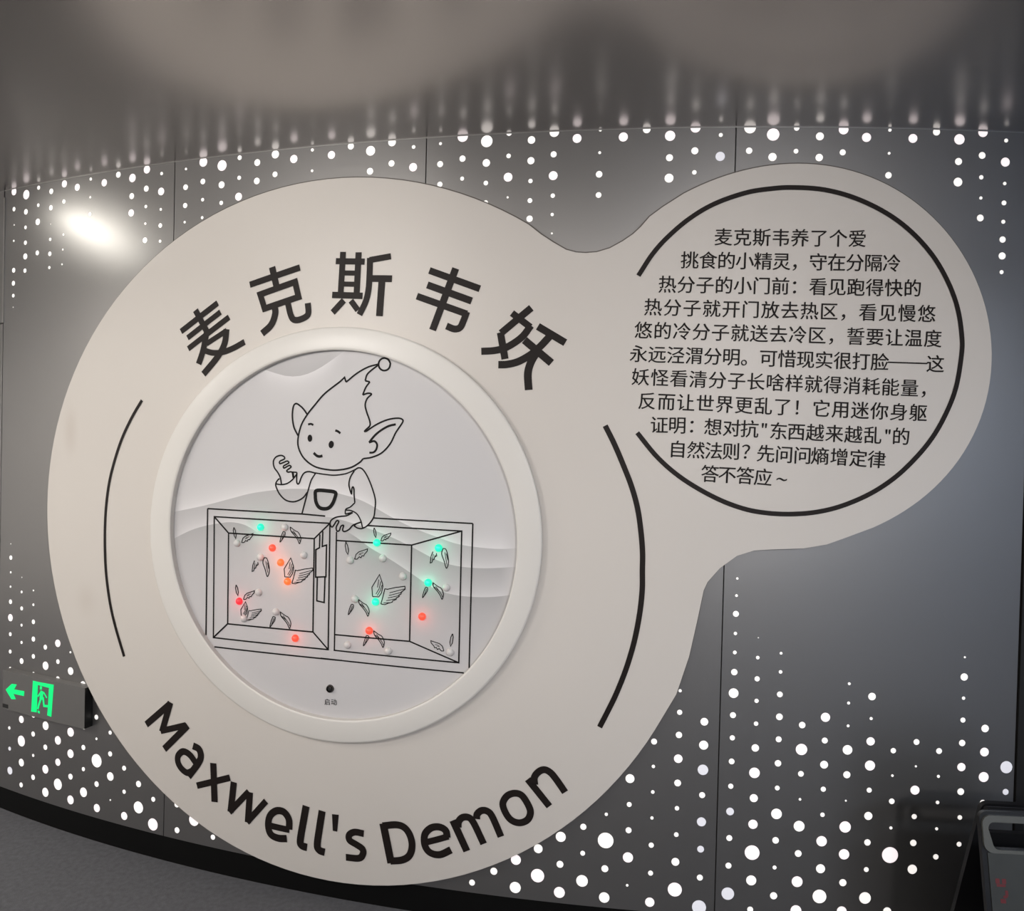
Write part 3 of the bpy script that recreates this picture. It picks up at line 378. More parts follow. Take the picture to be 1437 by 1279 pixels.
ELF = [
('head',[('c',0.0057,[(-1.6263,0.2601),(-1.664,0.2501),(-1.7028,0.2295),(-1.7403,0.2006)]),('l',0.0058,[(-1.7403,0.2006),(-1.7461,0.2162),(-1.7618,0.2024)]),('c',0.0059,[(-1.7618,0.2024),(-1.8164,0.1624),(-1.8513,0.1249),(-1.8789,0.092),(-1.9014,0.0543),(-1.9124,0.0072),(-1.9075,-0.0256),(-1.886,-0.0579),(-1.8468,-0.0825),(-1.7956,-0.0916),(-1.7553,-0.0904),(-1.7157,-0.0809),(-1.6864,-0.0639),(-1.6744,-0.0512)]),('c',0.0057,[(-1.6263,0.2583),(-1.6635,0.2296),(-1.6728,0.2053)]),('l',0.0057,[(-1.6728,0.2053),(-1.6561,0.2017)]),('c',0.0057,[(-1.6561,0.2017),(-1.6698,0.1838),(-1.6805,0.1586)]),('c',0.0057,[(-1.6805,0.1586),(-1.6621,0.1642),(-1.6498,0.1611),(-1.6641,0.1473),(-1.671,0.1266),(-1.6656,0.1038),(-1.6542,0.0743),(-1.6529,0.0583),(-1.6643,0.0466),(-1.671,0.0396),(-1.6666,0.0384)]),('cc',0.0062,[(-1.5868,0.2591),(-1.5901,0.2476),(-1.5992,0.2401),(-1.6111,0.2392),(-1.6216,0.2453),(-1.627,0.2563),(-1.6254,0.2682),(-1.6173,0.277),(-1.6057,0.2795),(-1.5945,0.2749),(-1.5877,0.2648)])]),
('ear',[('c',0.0056,[(-1.6666,0.0384),(-1.6306,0.0618),(-1.5923,0.0784),(-1.559,0.0839),(-1.5422,0.0805),(-1.5406,0.0701),(-1.5627,0.0371),(-1.581,0.0004),(-1.6092,-0.0298),(-1.6428,-0.0453),(-1.6744,-0.0512)]),('c',0.0073,[(-1.5633,0.0639),(-1.5871,0.058),(-1.6109,0.0453),(-1.6347,0.0266),(-1.6546,0.0024)]),('c',0.0068,[(-1.6546,0.0024),(-1.6367,0.0074),(-1.6267,-0.0029),(-1.6288,-0.0189),(-1.6383,-0.0292),(-1.6529,-0.0309)])]),
('ear',[('c',0.006,[(-1.8805,0.0934),(-1.8922,0.1082),(-1.9054,0.1198),(-1.9213,0.1281),(-1.9316,0.1186),(-1.9351,0.0866),(-1.9285,0.0491),(-1.9122,0.0203)])]),
('eyebrow',[('c',0.0071,[(-1.8756,0.0584),(-1.8653,0.0604),(-1.856,0.0568)])]),
('eyebrow',[('c',0.008,[(-1.7758,0.0401),(-1.7657,0.037),(-1.757,0.0307)])]),
('eye',[('p',0,[(-1.8591,0.0124),(-1.8597,0.0077),(-1.8616,0.0037),(-1.8644,0.001),(-1.8679,0.0001),(-1.8713,0.0012),(-1.8741,0.0039),(-1.876,0.008),(-1.8766,0.0128),(-1.8758,0.0175),(-1.8738,0.0214),(-1.8708,0.0238),(-1.8674,0.0244),(-1.864,0.0231),(-1.8612,0.0201),(-1.8595,0.0158)])]),
('eye',[('p',0,[(-1.7798,-0.0068),(-1.7808,-0.0117),(-1.7832,-0.0158),(-1.7865,-0.0186),(-1.7903,-0.0195),(-1.7939,-0.0185),(-1.7969,-0.0156),(-1.7986,-0.0114),(-1.7989,-0.0065),(-1.7976,-0.0016),(-1.7951,0.0023),(-1.7916,0.0049),(-1.7878,0.0055),(-1.7843,0.0042),(-1.7815,0.0011),(-1.78,-0.0033)])]),
('mouth',[('c',0.0092,[(-1.8529,-0.0364),(-1.8424,-0.045),(-1.8321,-0.048),(-1.82,-0.0454)])]),
('collar',[('c',0.0047,[(-1.8463,-0.1036),(-1.8134,-0.107),(-1.7791,-0.109),(-1.7486,-0.1055),(-1.7252,-0.0991),(-1.6904,-0.0819)])]),
('sleeve',[('c',0.0052,[(-1.8428,-0.1048),(-1.8691,-0.0999),(-1.8865,-0.1052),(-1.8967,-0.1198),(-1.904,-0.1391),(-1.9103,-0.1426),(-1.9141,-0.1331),(-1.914,-0.1039)]),('l',0.0048,[(-1.914,-0.1039),(-1.9282,-0.1034),(-1.925,-0.1208)]),('c',0.0048,[(-1.8453,-0.1055),(-1.8597,-0.1281),(-1.8679,-0.1537),(-1.8744,-0.1761)]),('l',0.0052,[(-1.8744,-0.1761),(-1.8916,-0.2419)]),('c',0.0053,[(-1.8738,-0.1698),(-1.8882,-0.1878),(-1.9091,-0.1998),(-1.9303,-0.2039),(-1.9554,-0.1985),(-1.9774,-0.1802),(-1.9905,-0.1583),(-1.9933,-0.1456),(-1.9874,-0.1341),(-1.9792,-0.1268)]),('c',0.0049,[(-1.9933,-0.1456),(-1.9709,-0.1473),(-1.9494,-0.1424),(-1.9301,-0.1289),(-1.9139,-0.1093)])]),
('hand',[('c',0.0053,[(-1.9709,-0.1473),(-1.9768,-0.1226),(-1.9862,-0.1068),(-2.0003,-0.0897),(-2.004,-0.0689),(-1.9945,-0.0542),(-1.9766,-0.0483),(-1.9639,-0.0518),(-1.962,-0.0597),(-1.9791,-0.0682),(-1.9789,-0.0762),(-1.9671,-0.0727),(-1.9511,-0.0668),(-1.9456,-0.073),(-1.9643,-0.0838),(-1.962,-0.0907),(-1.9436,-0.0815),(-1.9364,-0.0867),(-1.9518,-0.0987),(-1.9474,-0.104),(-1.9324,-0.1038),(-1.9278,-0.1225)])]),
('pocket',[('cc',0.0126,[(-1.8398,-0.1628),(-1.8019,-0.1619),(-1.771,-0.1664),(-1.7723,-0.1847),(-1.7811,-0.2054),(-1.7938,-0.2186),(-1.8109,-0.2225),(-1.8282,-0.2185),(-1.8397,-0.2032),(-1.8436,-0.1812)])]),
('sleeve',[('c',0.005,[(-1.7036,-0.09),(-1.6904,-0.0819),(-1.6753,-0.0861),(-1.6582,-0.1088),(-1.6409,-0.1454),(-1.6285,-0.1852),(-1.6294,-0.2193),(-1.6338,-0.2443),(-1.6514,-0.2684),(-1.671,-0.2808),(-1.6876,-0.281),(-1.7018,-0.2739)]),('c',0.005,[(-1.7045,-0.0916),(-1.7181,-0.1139),(-1.7227,-0.1359),(-1.7189,-0.1545),(-1.7129,-0.1683),(-1.7119,-0.1511),(-1.708,-0.1453),(-1.7045,-0.1539),(-1.7034,-0.1726),(-1.7002,-0.1974)]),('c',0.0047,[(-1.7002,-0.1974),(-1.7159,-0.2121),(-1.7319,-0.2206),(-1.7339,-0.2363)]),('c',0.0046,[(-1.7325,-0.2231),(-1.7123,-0.2244),(-1.692,-0.2344),(-1.6782,-0.2556),(-1.671,-0.2802)]),('l',0.0047,[(-1.7339,-0.2369),(-1.7072,-0.2295)]),('c',0.0046,[(-1.6781,-0.2612),(-1.6913,-0.2656),(-1.7018,-0.2739)])]),
('hand',[('c',0.0051,[(-1.7071,-0.2304),(-1.7287,-0.2417),(-1.7489,-0.2448),(-1.7692,-0.2498),(-1.7843,-0.26),(-1.7875,-0.2733),(-1.7804,-0.2818),(-1.7721,-0.2726),(-1.7639,-0.2602),(-1.7563,-0.263),(-1.7651,-0.2817),(-1.7621,-0.2941),(-1.754,-0.2921),(-1.7482,-0.2777),(-1.7388,-0.2747),(-1.7419,-0.2899),(-1.7343,-0.2945),(-1.7183,-0.2862),(-1.7046,-0.2718),(-1.6787,-0.2612)])])]
BOX = [
('box_outline',[('l',0.0052,[(-2.2649,-0.2427),(-1.8923,-0.2434),(-1.8058,-0.2466)]),('l',0.0057,[(-2.2649,-0.2427),(-2.2621,-0.7161)]),('l',0.0051,[(-2.2462,-0.7262),(-1.7343,-0.7245)]),('l',0.0048,[(-1.812,-0.7238),(-1.3132,-0.7293)]),('l',0.0048,[(-1.299,-0.2483),(-1.3003,-0.7166)]),('l',0.0047,[(-1.6336,-0.245),(-1.299,-0.2483)])]),
('box_opening',[('lc',0.0051,[(-2.2364,-0.2695),(-1.7883,-0.2698),(-1.7854,-0.6925),(-2.2312,-0.694)]),('lc',0.0052,[(-2.1763,-0.3236),(-1.8444,-0.3242),(-1.8425,-0.6382),(-2.1733,-0.6401)]),('l',0.0056,[(-2.2364,-0.2695),(-2.1763,-0.3236)]),('l',0.0052,[(-1.7883,-0.2698),(-1.8444,-0.3242)]),('l',0.0051,[(-1.8425,-0.6382),(-1.7854,-0.6925)]),('l',0.0056,[(-2.1733,-0.6401),(-2.2312,-0.694)])]),
('sliding_door',[('l',0.0051,[(-1.8241,-0.3088),(-1.8245,-0.3536),(-1.8377,-0.3607),(-1.8366,-0.4532),(-1.799,-0.4493),(-1.7989,-0.3432),(-1.8144,-0.3486),(-1.8135,-0.2979)]),('l',0.0051,[(-1.8307,-0.4528),(-1.8305,-0.5323),(-1.8034,-0.5361),(-1.8024,-0.4509)])]),
('box_opening',[('l',0.0048,[(-1.7639,-0.2969),(-1.763,-0.6928),(-1.3345,-0.6978),(-1.3347,-0.2742),(-1.6564,-0.2707)]),('l',0.0049,[(-1.7633,-0.3258),(-1.5006,-0.3274),(-1.5003,-0.6412),(-1.7612,-0.6403)]),('l',0.0048,[(-1.5006,-0.3274),(-1.3347,-0.2742)]),('l',0.0048,[(-1.5003,-0.6412),(-1.3345,-0.6978)])])]
WINGS = [
[('l',0.0029,[(-1.952,-0.4602),(-1.9548,-0.433),(-1.9307,-0.3943),(-1.9206,-0.419),(-1.9191,-0.4275),(-1.9231,-0.4472),(-1.9315,-0.4595),(-1.952,-0.4602)]),('l',0.0022,[(-1.9326,-0.4088),(-1.9364,-0.4325)]),('l',0.0022,[(-1.9259,-0.4143),(-1.9311,-0.4361),(-1.9412,-0.4524)]),('l',0.0022,[(-1.9214,-0.4237),(-1.9275,-0.4417),(-1.9368,-0.456)]),('l',0.0029,[(-1.9245,-0.4797),(-1.9185,-0.4586),(-1.9125,-0.4348),(-1.9038,-0.4354),(-1.8782,-0.4286),(-1.8484,-0.4232),(-1.8474,-0.4317),(-1.8608,-0.4415),(-1.8598,-0.446),(-1.867,-0.4496),(-1.866,-0.4542),(-1.8754,-0.4587),(-1.8753,-0.4634),(-1.8859,-0.4672),(-1.8879,-0.472),(-1.8986,-0.4751),(-1.9115,-0.4807),(-1.9245,-0.4797)]),('l',0.0022,[(-1.8482,-0.4306),(-1.8971,-0.4455)]),('l',0.0022,[(-1.8565,-0.4408),(-1.8991,-0.4534)]),('l',0.0022,[(-1.8648,-0.451),(-1.902,-0.4606)]),('l',0.0022,[(-1.8774,-0.4616),(-1.9074,-0.4687)]),('l',0.0022,[(-1.8944,-0.4737),(-1.9159,-0.476)])],
[('l',0.0027,[(-2.1191,-0.6058),(-2.1212,-0.5858),(-2.1029,-0.557),(-2.0953,-0.575),(-2.0942,-0.5812),(-2.0971,-0.5958),(-2.1036,-0.605),(-2.1191,-0.6058)]),('l',0.002,[(-2.1044,-0.5677),(-2.1073,-0.5852)]),('l',0.002,[(-2.0993,-0.5716),(-2.1033,-0.5877),(-2.111,-0.5999)]),('l',0.002,[(-2.0959,-0.5785),(-2.1005,-0.5918),(-2.1076,-0.6025)]),('l',0.0027,[(-2.0983,-0.6197),(-2.0937,-0.6041),(-2.0891,-0.5865),(-2.0825,-0.5868),(-2.063,-0.5814),(-2.0403,-0.5769),(-2.0395,-0.5831),(-2.0497,-0.5905),(-2.049,-0.5939),(-2.0545,-0.5967),(-2.0537,-0.6),(-2.0608,-0.6035),(-2.0608,-0.6069),(-2.0689,-0.6099),(-2.0704,-0.6135),(-2.0786,-0.6159),(-2.0884,-0.6203),(-2.0983,-0.6197)]),('l',0.002,[(-2.0401,-0.5823),(-2.0774,-0.5941)]),('l',0.002,[(-2.0465,-0.59),(-2.0789,-0.5999)]),('l',0.002,[(-2.0528,-0.5977),(-2.0811,-0.6053)]),('l',0.002,[(-2.0624,-0.6056),(-2.0853,-0.6114)]),('l',0.002,[(-2.0753,-0.6148),(-2.0917,-0.6168)])],
[('l',0.0029,[(-1.6311,-0.5038),(-1.6341,-0.4732),(-1.6085,-0.4297),(-1.5977,-0.4576),(-1.596,-0.4672),(-1.6002,-0.4894),(-1.6092,-0.5032),(-1.6311,-0.5038)]),('l',0.0022,[(-1.6105,-0.4461),(-1.6145,-0.4728)]),('l',0.0022,[(-1.6033,-0.4522),(-1.6088,-0.4768),(-1.6196,-0.4951)]),('l',0.0022,[(-1.5985,-0.4629),(-1.605,-0.4831),(-1.6149,-0.4992)]),('l',0.0029,[(-1.6017,-0.526),(-1.5953,-0.5023),(-1.5889,-0.4755),(-1.5796,-0.4762),(-1.5522,-0.4687),(-1.5203,-0.4628),(-1.5192,-0.4723),(-1.5335,-0.4833),(-1.5325,-0.4884),(-1.5402,-0.4924),(-1.5391,-0.4976),(-1.5491,-0.5027),(-1.549,-0.5079),(-1.5604,-0.5122),(-1.5626,-0.5176),(-1.574,-0.521),(-1.5878,-0.5272),(-1.6017,-0.526)]),('l',0.0022,[(-1.5201,-0.471),(-1.5725,-0.4876)]),('l',0.0022,[(-1.529,-0.4825),(-1.5746,-0.4965)]),('l',0.0022,[(-1.5379,-0.494),(-1.5776,-0.5046)]),('l',0.0022,[(-1.5513,-0.5059),(-1.5834,-0.5138)]),('l',0.0022,[(-1.5694,-0.5194),(-1.5925,-0.5218)])],
[('l',0.0028,[(-1.4282,-0.3446),(-1.4341,-0.36),(-1.4363,-0.3818),(-1.431,-0.3802),(-1.4285,-0.3714),(-1.4232,-0.369),(-1.4224,-0.3624),(-1.4154,-0.3577),(-1.4169,-0.3492)]),('l',0.0021,[(-1.4267,-0.3531),(-1.4294,-0.3727)]),('l',0.0021,[(-1.4199,-0.3549),(-1.4241,-0.3673)]),('c',0.0028,[(-1.3951,-0.333),(-1.3991,-0.3504),(-1.3906,-0.3728),(-1.3825,-0.3961),(-1.3759,-0.3785),(-1.3791,-0.3537),(-1.3857,-0.3351),(-1.3951,-0.333)]),('l',0.0021,[(-1.389,-0.3447),(-1.3811,-0.3831)]),('l',0.0021,[(-1.3836,-0.3488),(-1.3778,-0.37)])],
[('l',0.0031,[(-2.0698,-0.4123),(-2.0765,-0.4281),(-2.0791,-0.4502),(-2.0731,-0.4484),(-2.0703,-0.4395),(-2.0643,-0.4369),(-2.0635,-0.4303),(-2.0556,-0.4253),(-2.0572,-0.4167)]),('l',0.0023,[(-2.0682,-0.4209),(-2.0712,-0.4409)]),('l',0.0023,[(-2.0606,-0.4226),(-2.0653,-0.4352)]),('c',0.0031,[(-2.0327,-0.3998),(-2.0373,-0.4176),(-2.0279,-0.44),(-2.019,-0.4634),(-2.0115,-0.4454),(-2.015,-0.4204),(-2.0223,-0.4018),(-2.0327,-0.3998)]),('l',0.0023,[(-2.0261,-0.4116),(-2.0173,-0.4502)]),('l',0.0023,[(-2.02,-0.4156),(-2.0137,-0.4369)])],
[('c',0.0028,[(-1.4502,-0.4615),(-1.4565,-0.4783),(-1.4597,-0.4959),(-1.451,-0.4845),(-1.4445,-0.4733),(-1.4434,-0.4636),(-1.4502,-0.4615)]),('l',0.0021,[(-1.4469,-0.4669),(-1.4541,-0.4869)]),('c',0.0028,[(-1.4268,-0.4449),(-1.4234,-0.459),(-1.4096,-0.4733),(-1.4005,-0.4857),(-1.3944,-0.497),(-1.3904,-0.4794),(-1.3988,-0.4618),(-1.41,-0.456),(-1.4268,-0.4449)]),('l',0.0021,[(-1.4167,-0.4564),(-1.3984,-0.4791),(-1.3928,-0.4895)]),('l',0.0021,[(-1.4211,-0.4588),(-1.4052,-0.4708)])],
[('c',0.0029,[(-1.705,-0.5343),(-1.7118,-0.5517),(-1.7152,-0.5697),(-1.7059,-0.5579),(-1.699,-0.5463),(-1.6978,-0.5364),(-1.705,-0.5343)]),('l',0.0022,[(-1.7015,-0.5398),(-1.7092,-0.5604)]),('c',0.0029,[(-1.6802,-0.517),(-1.6766,-0.5313),(-1.6621,-0.5458),(-1.6524,-0.5583),(-1.646,-0.5698),(-1.6417,-0.5518),(-1.6506,-0.5339),(-1.6625,-0.5281),(-1.6802,-0.517)]),('l',0.0022,[(-1.6695,-0.5286),(-1.6502,-0.5515),(-1.6443,-0.5622)]),('l',0.0022,[(-1.6742,-0.5312),(-1.6574,-0.5432)])],
[('c',0.0029,[(-1.6493,-0.6333),(-1.656,-0.6506),(-1.6594,-0.6686),(-1.6502,-0.6568),(-1.6434,-0.6452),(-1.6422,-0.6354),(-1.6493,-0.6333)]),('l',0.0022,[(-1.6459,-0.6387),(-1.6534,-0.6593)]),('c',0.0029,[(-1.6249,-0.6159),(-1.6213,-0.6301),(-1.607,-0.6444),(-1.5974,-0.6569),(-1.5911,-0.6682),(-1.5869,-0.6503),(-1.5956,-0.6325),(-1.6073,-0.6268),(-1.6249,-0.6159)]),('l',0.0022,[(-1.6143,-0.6274),(-1.5952,-0.6501),(-1.5894,-0.6606)]),('l',0.0022,[(-1.6189,-0.6299),(-1.6024,-0.6418)])],
[('c',0.0031,[(-1.9938,-0.5985),(-2.0012,-0.6166),(-2.0049,-0.6352),(-1.9948,-0.6229),(-1.9873,-0.6108),(-1.986,-0.6006),(-1.9938,-0.5985)]),('l',0.0023,[(-1.9901,-0.6042),(-1.9984,-0.6255)]),('c',0.0031,[(-1.9669,-0.5803),(-1.963,-0.595),(-1.9474,-0.6096),(-1.937,-0.6224),(-1.9301,-0.6341),(-1.9255,-0.6155),(-1.935,-0.5972),(-1.9478,-0.5914),(-1.9669,-0.5803)]),('l',0.0023,[(-1.9554,-0.5921),(-1.9346,-0.6153),(-1.9283,-0.6262)]),('l',0.0023,[(-1.9605,-0.5948),(-1.9424,-0.6069)])],
[('c',0.0031,[(-1.9616,-0.3066),(-1.9689,-0.3243),(-1.9726,-0.3427),(-1.9626,-0.3308),(-1.9552,-0.319),(-1.9539,-0.3089),(-1.9616,-0.3066)]),('l',0.0023,[(-1.9579,-0.3123),(-1.9661,-0.3333)]),('c',0.003,[(-1.9351,-0.2893),(-1.9312,-0.3041),(-1.9157,-0.3191),(-1.9054,-0.3321),(-1.8986,-0.3439),(-1.894,-0.3256),(-1.9034,-0.3071),(-1.9161,-0.301),(-1.9351,-0.2893)]),('l',0.0023,[(-1.9237,-0.3014),(-1.9031,-0.3252),(-1.8968,-0.3361)]),('l',0.0023,[(-1.9287,-0.304),(-1.9108,-0.3166)])],
[('l',0.0029,[(-1.6305,-0.277),(-1.6322,-0.2859),(-1.6291,-0.3011),(-1.6242,-0.3088),(-1.6231,-0.2986),(-1.6257,-0.2856),(-1.6305,-0.277)]),('l',0.0029,[(-1.6063,-0.3193),(-1.6024,-0.3068),(-1.5951,-0.3003),(-1.5722,-0.2917),(-1.573,-0.2975),(-1.5802,-0.3057),(-1.582,-0.3102),(-1.5866,-0.3095),(-1.5893,-0.3149),(-1.5939,-0.3125),(-1.5994,-0.3189),(-1.6063,-0.3193)]),('l',0.0018,[(-1.5941,-0.3055),(-1.5831,-0.3015)]),('l',0.0018,[(-1.5959,-0.3082),(-1.5885,-0.3061)])],
[('l',0.0029,[(-1.7293,-0.3289),(-1.7316,-0.3406),(-1.7274,-0.3606),(-1.721,-0.3706),(-1.7194,-0.3572),(-1.7229,-0.3401),(-1.7293,-0.3289)]),('l',0.0029,[(-1.6971,-0.3842),(-1.6919,-0.3678),(-1.6823,-0.3592),(-1.6519,-0.3477),(-1.653,-0.3552),(-1.6625,-0.3661),(-1.6648,-0.372),(-1.671,-0.3712),(-1.6745,-0.3783),(-1.6807,-0.3752),(-1.6879,-0.3836),(-1.6971,-0.3842)]),('l',0.0018,[(-1.6809,-0.366),(-1.6663,-0.3606)]),('l',0.0018,[(-1.6833,-0.3696),(-1.6735,-0.3667)])],
[('l',0.0032,[(-2.1551,-0.3025),(-2.1574,-0.3133),(-2.1532,-0.3318),(-2.1468,-0.341),(-2.1452,-0.3286),(-2.1487,-0.3128),(-2.1551,-0.3025)]),('l',0.0032,[(-2.123,-0.3534),(-2.1178,-0.3382),(-2.1082,-0.3302),(-2.0779,-0.3195),(-2.0789,-0.3264),(-2.0884,-0.3365),(-2.0908,-0.3419),(-2.0969,-0.3412),(-2.1004,-0.3478),(-2.1066,-0.345),(-2.1138,-0.3529),(-2.123,-0.3534)]),('l',0.002,[(-2.1068,-0.3365),(-2.0922,-0.3314)]),('l',0.002,[(-2.1092,-0.3398),(-2.0994,-0.3371)])],
[('l',0.0032,[(-2.1418,-0.5017),(-2.144,-0.5121),(-2.14,-0.5296),(-2.1339,-0.5383),(-2.1324,-0.5265),(-2.1357,-0.5114),(-2.1418,-0.5017)]),('l',0.0032,[(-2.1112,-0.5498),(-2.1062,-0.5351),(-2.097,-0.5272),(-2.0681,-0.5163),(-2.0691,-0.523),(-2.0782,-0.5328),(-2.0804,-0.5381),(-2.0863,-0.5375),(-2.0896,-0.5439),(-2.0955,-0.5413),(-2.1024,-0.549),(-2.1112,-0.5498)]),('l',0.002,[(-2.0957,-0.5332),(-2.0818,-0.528)]),('l',0.002,[(-2.098,-0.5364),(-2.0887,-0.5337)])],
[('l',0.0028,[(-1.3571,-0.6059),(-1.3546,-0.6169),(-1.3576,-0.6368),(-1.3631,-0.6473),(-1.3651,-0.6345),(-1.3626,-0.6175),(-1.3571,-0.6059)]),('l',0.0028,[(-1.3846,-0.6635),(-1.3901,-0.6482),(-1.3996,-0.641),(-1.4288,-0.6336),(-1.4274,-0.6408),(-1.4179,-0.6503),(-1.4155,-0.6557),(-1.4097,-0.6542),(-1.4061,-0.6606),(-1.4004,-0.6568),(-1.3932,-0.6642),(-1.3846,-0.6635)]),('l',0.0018,[(-1.4006,-0.6478),(-1.4146,-0.6444)]),('l',0.0018,[(-1.3982,-0.651),(-1.4075,-0.6495)])]]
BEADS = [(-2.0484,-0.2961,'g'),(-1.6201,-0.3254,'g'),(-1.4099,-0.332,'g'),(-1.4421,-0.446,'g'),(-1.6204,-0.5204,'g'),(-2.0013,-0.3642,'o'),(-1.9685,-0.4122,'a'),(-1.9408,-0.4747,'a'),(-2.1275,-0.5571,'r'),(-1.9074,-0.6651,'o'),(-1.6402,-0.617,'o'),(-1.4597,-0.5572,'o'),(-2.1399,-0.3566,'u'),(-1.9549,-0.2911,'u'),(-2.0473,-0.3991,'u'),(-1.8811,-0.3818,'u'),(-2.0515,-0.5209,'u'),(-2.1076,-0.6155,'u'),(-1.9828,-0.5817,'u'),(-1.7127,-0.3887,'u'),(-1.5982,-0.3755,'u'),(-1.5281,-0.4304,'u'),(-1.6933,-0.5158,'u'),(-1.3818,-0.4584,'u'),(-1.716,-0.6706,'u'),(-1.5729,-0.6783,'u'),(-1.3638,-0.666,'u')]
WAVES = [[(-2.0895,0.2586),(-2.0553,0.2465),(-2.0081,0.2322),(-1.955,0.2203),(-1.9031,0.2225),(-1.8522,0.2397),(-1.8023,0.2683),(-1.7716,0.2887),(-1.7509,0.3069)],
[(-2.4327,-0.2667),(-2.2762,-0.2319),(-2.1626,-0.2013),(-2.0801,-0.18),(-1.973,-0.1639),(-1.9077,-0.1591),(-1.8181,-0.1603),(-1.7428,-0.1724),(-1.6687,-0.1924),(-1.5714,-0.2393),(-1.4999,-0.2699),(-1.4181,-0.2963),(-1.3376,-0.3181),(-1.2252,-0.326),(-1.148,-0.3203)],
[(-1.8288,-0.251),(-1.7784,-0.2509),(-1.6914,-0.2698),(-1.594,-0.2969),(-1.5103,-0.3288),(-1.3932,-0.3787),(-1.2795,-0.3904),(-1.1466,-0.3793)],
[(-2.4306,-0.3682),(-2.3479,-0.3285),(-2.2892,-0.308),(-2.2172,-0.2919),(-2.1608,-0.2853),(-2.105,-0.2942),(-2.0499,-0.321)],
[(-1.7403,-0.2871),(-1.6904,-0.3132),(-1.641,-0.3448),(-1.5683,-0.3805),(-1.4965,-0.4214),(-1.4258,-0.4621),(-1.3566,-0.4802),(-1.2773,-0.4832),(-1.2105,-0.4771),(-1.1445,-0.4646)]]
DIM_DOTS = [(0.3781,-0.958),(0.3784,-1.0352),(-0.4715,-1.3763),(-0.5599,-1.4272),(-0.5597,-0.9936),(-0.5599,-1.1571),(-0.5604,-1.243),(-0.5585,0.9098),(-0.4742,-1.1191),(-3.2976,-1.2868),(-3.2933,-1.3739)]
BUTTON = (-1.7752,-0.8224)
CAPTION = [('启',(-1.7846,-0.8682)),('动',(-1.7606,-0.8661))]
SEAMS = [-3.3803,-2.4568,-1.4887,-0.5123,0.4062]
EXIT_ARROW = [('p',0,[(-3.2688,-1.0254),(-3.2302,-0.9955),(-3.1983,-0.9932),(-3.2144,-1.0153),(-3.1511,-1.0124),(-3.1536,-1.0321),(-3.2184,-1.0337),(-3.2026,-1.0528),(-3.231,-1.0576)])]
EXIT_DOOR = [('p',0,[(-3.1007,-0.9623),(-3.0707,-0.9626),(-3.0754,-1.0834),(-3.1083,-1.0858)]),('p',0,[(-3.0707,-0.9626),(-2.9801,-0.9601),(-2.9817,-0.9773),(-3.0716,-0.975)]),('p',0,[(-3.0073,-0.9772),(-2.9817,-0.9771),(-2.9911,-1.0867),(-3.0149,-1.0845),(-3.0109,-1.0481)])]
EXIT_RUNNER = [('p',0,[(-3.0581,-0.977),(-3.0464,-0.9768),(-3.0474,-0.9895),(-3.0595,-0.9903)]),('l',0.0178,[(-3.0456,-0.9946),(-3.0514,-1.0276)]),('l',0.0068,[(-3.0528,-1.0007),(-3.0706,-1.0204)]),('l',0.0067,[(-3.0367,-0.9981),(-3.0179,-1.0173)]),('l',0.0095,[(-3.0503,-1.022),(-3.0638,-1.0515),(-3.0696,-1.0693)]),('l',0.0094,[(-3.0395,-1.0176),(-3.034,-1.0506),(-3.0109,-1.0486)]),('p',0,[(-3.0695,-1.0742),(-3.0572,-1.0762),(-3.0582,-1.0854),(-3.0693,-1.0829)])]

# ------------------------------------------------------------------ the room
H0 = -1.4528                      # lower edge of the wall panels
S_END = SEAMS[4]


def slab(name, pts, z0, z1, m, kind='structure'):
    bm = bmesh.new()
    f = bm.faces.new([bm.verts.new((x, y, z0)) for x, y in pts])
    r = bmesh.ops.extrude_face_region(bm, geom=[f])
    for v in [g for g in r['geom'] if isinstance(g, bmesh.types.BMVert)]:
        v.co.z = z1
    bmesh.ops.recalc_face_normals(bm, faces=bm.faces)
    return link(name, finish(bm, name), m, kind=kind)


arc = [W(-5.6 + 0.1 * i, 0, -0.03).xy for i in range(79)]     # along the wall, left to right
shape = [tuple(p) for p in arc] + [(4.2, 3.2), (4.2, -3.6), (-6.0, -3.6), (-6.0, 4.4)]
slab('ceiling', shape, TOP, TOP + 0.06, M_CEIL)
slab('floor', shape, -0.06, 0.0, M_FLOOR)
slab('wall_rear', [(-6.0, -3.6), (4.2, -3.6), (4.2, -3.7), (-6.0, -3.7)], 0, TOP, M_ROOM)
slab('wall_left', [(-6.1, -3.6), (-6.0, -3.6), (-6.0, 4.4), (-6.1, 4.4)], 0, TOP, M_ROOM)
slab('wall_right', [(4.2, -3.6), (4.3, -3.6), (4.3, 3.2), (4.2, 3.2)], 0, TOP, M_ROOM_DIM)

wall = link('wall_back', wall_sheet('backing', rect(-5.6, 2.2, -EYE, 1.0), -0.028, -0.012, 0.1), M_BACK, kind='structure')
gap = 0.0018
bounds = [(-5.6, SEAMS[0], H0, 0.455), (-5.6, SEAMS[0], 0.459, 1.0)]
for a, b in zip(SEAMS[:-1], SEAMS[1:]):
    bounds.append((a, b, H0, 1.0))
panels = []
for k, (a, b, h0, h1) in enumerate(bounds):
    me = wall_sheet('wall_panel', rect(a + gap, b - gap, h0, h1), -0.012, 0.0 if k != 1 else 0.003, 0.03)
    panels.append(link('wall_panel', me, M_WALL, wall))

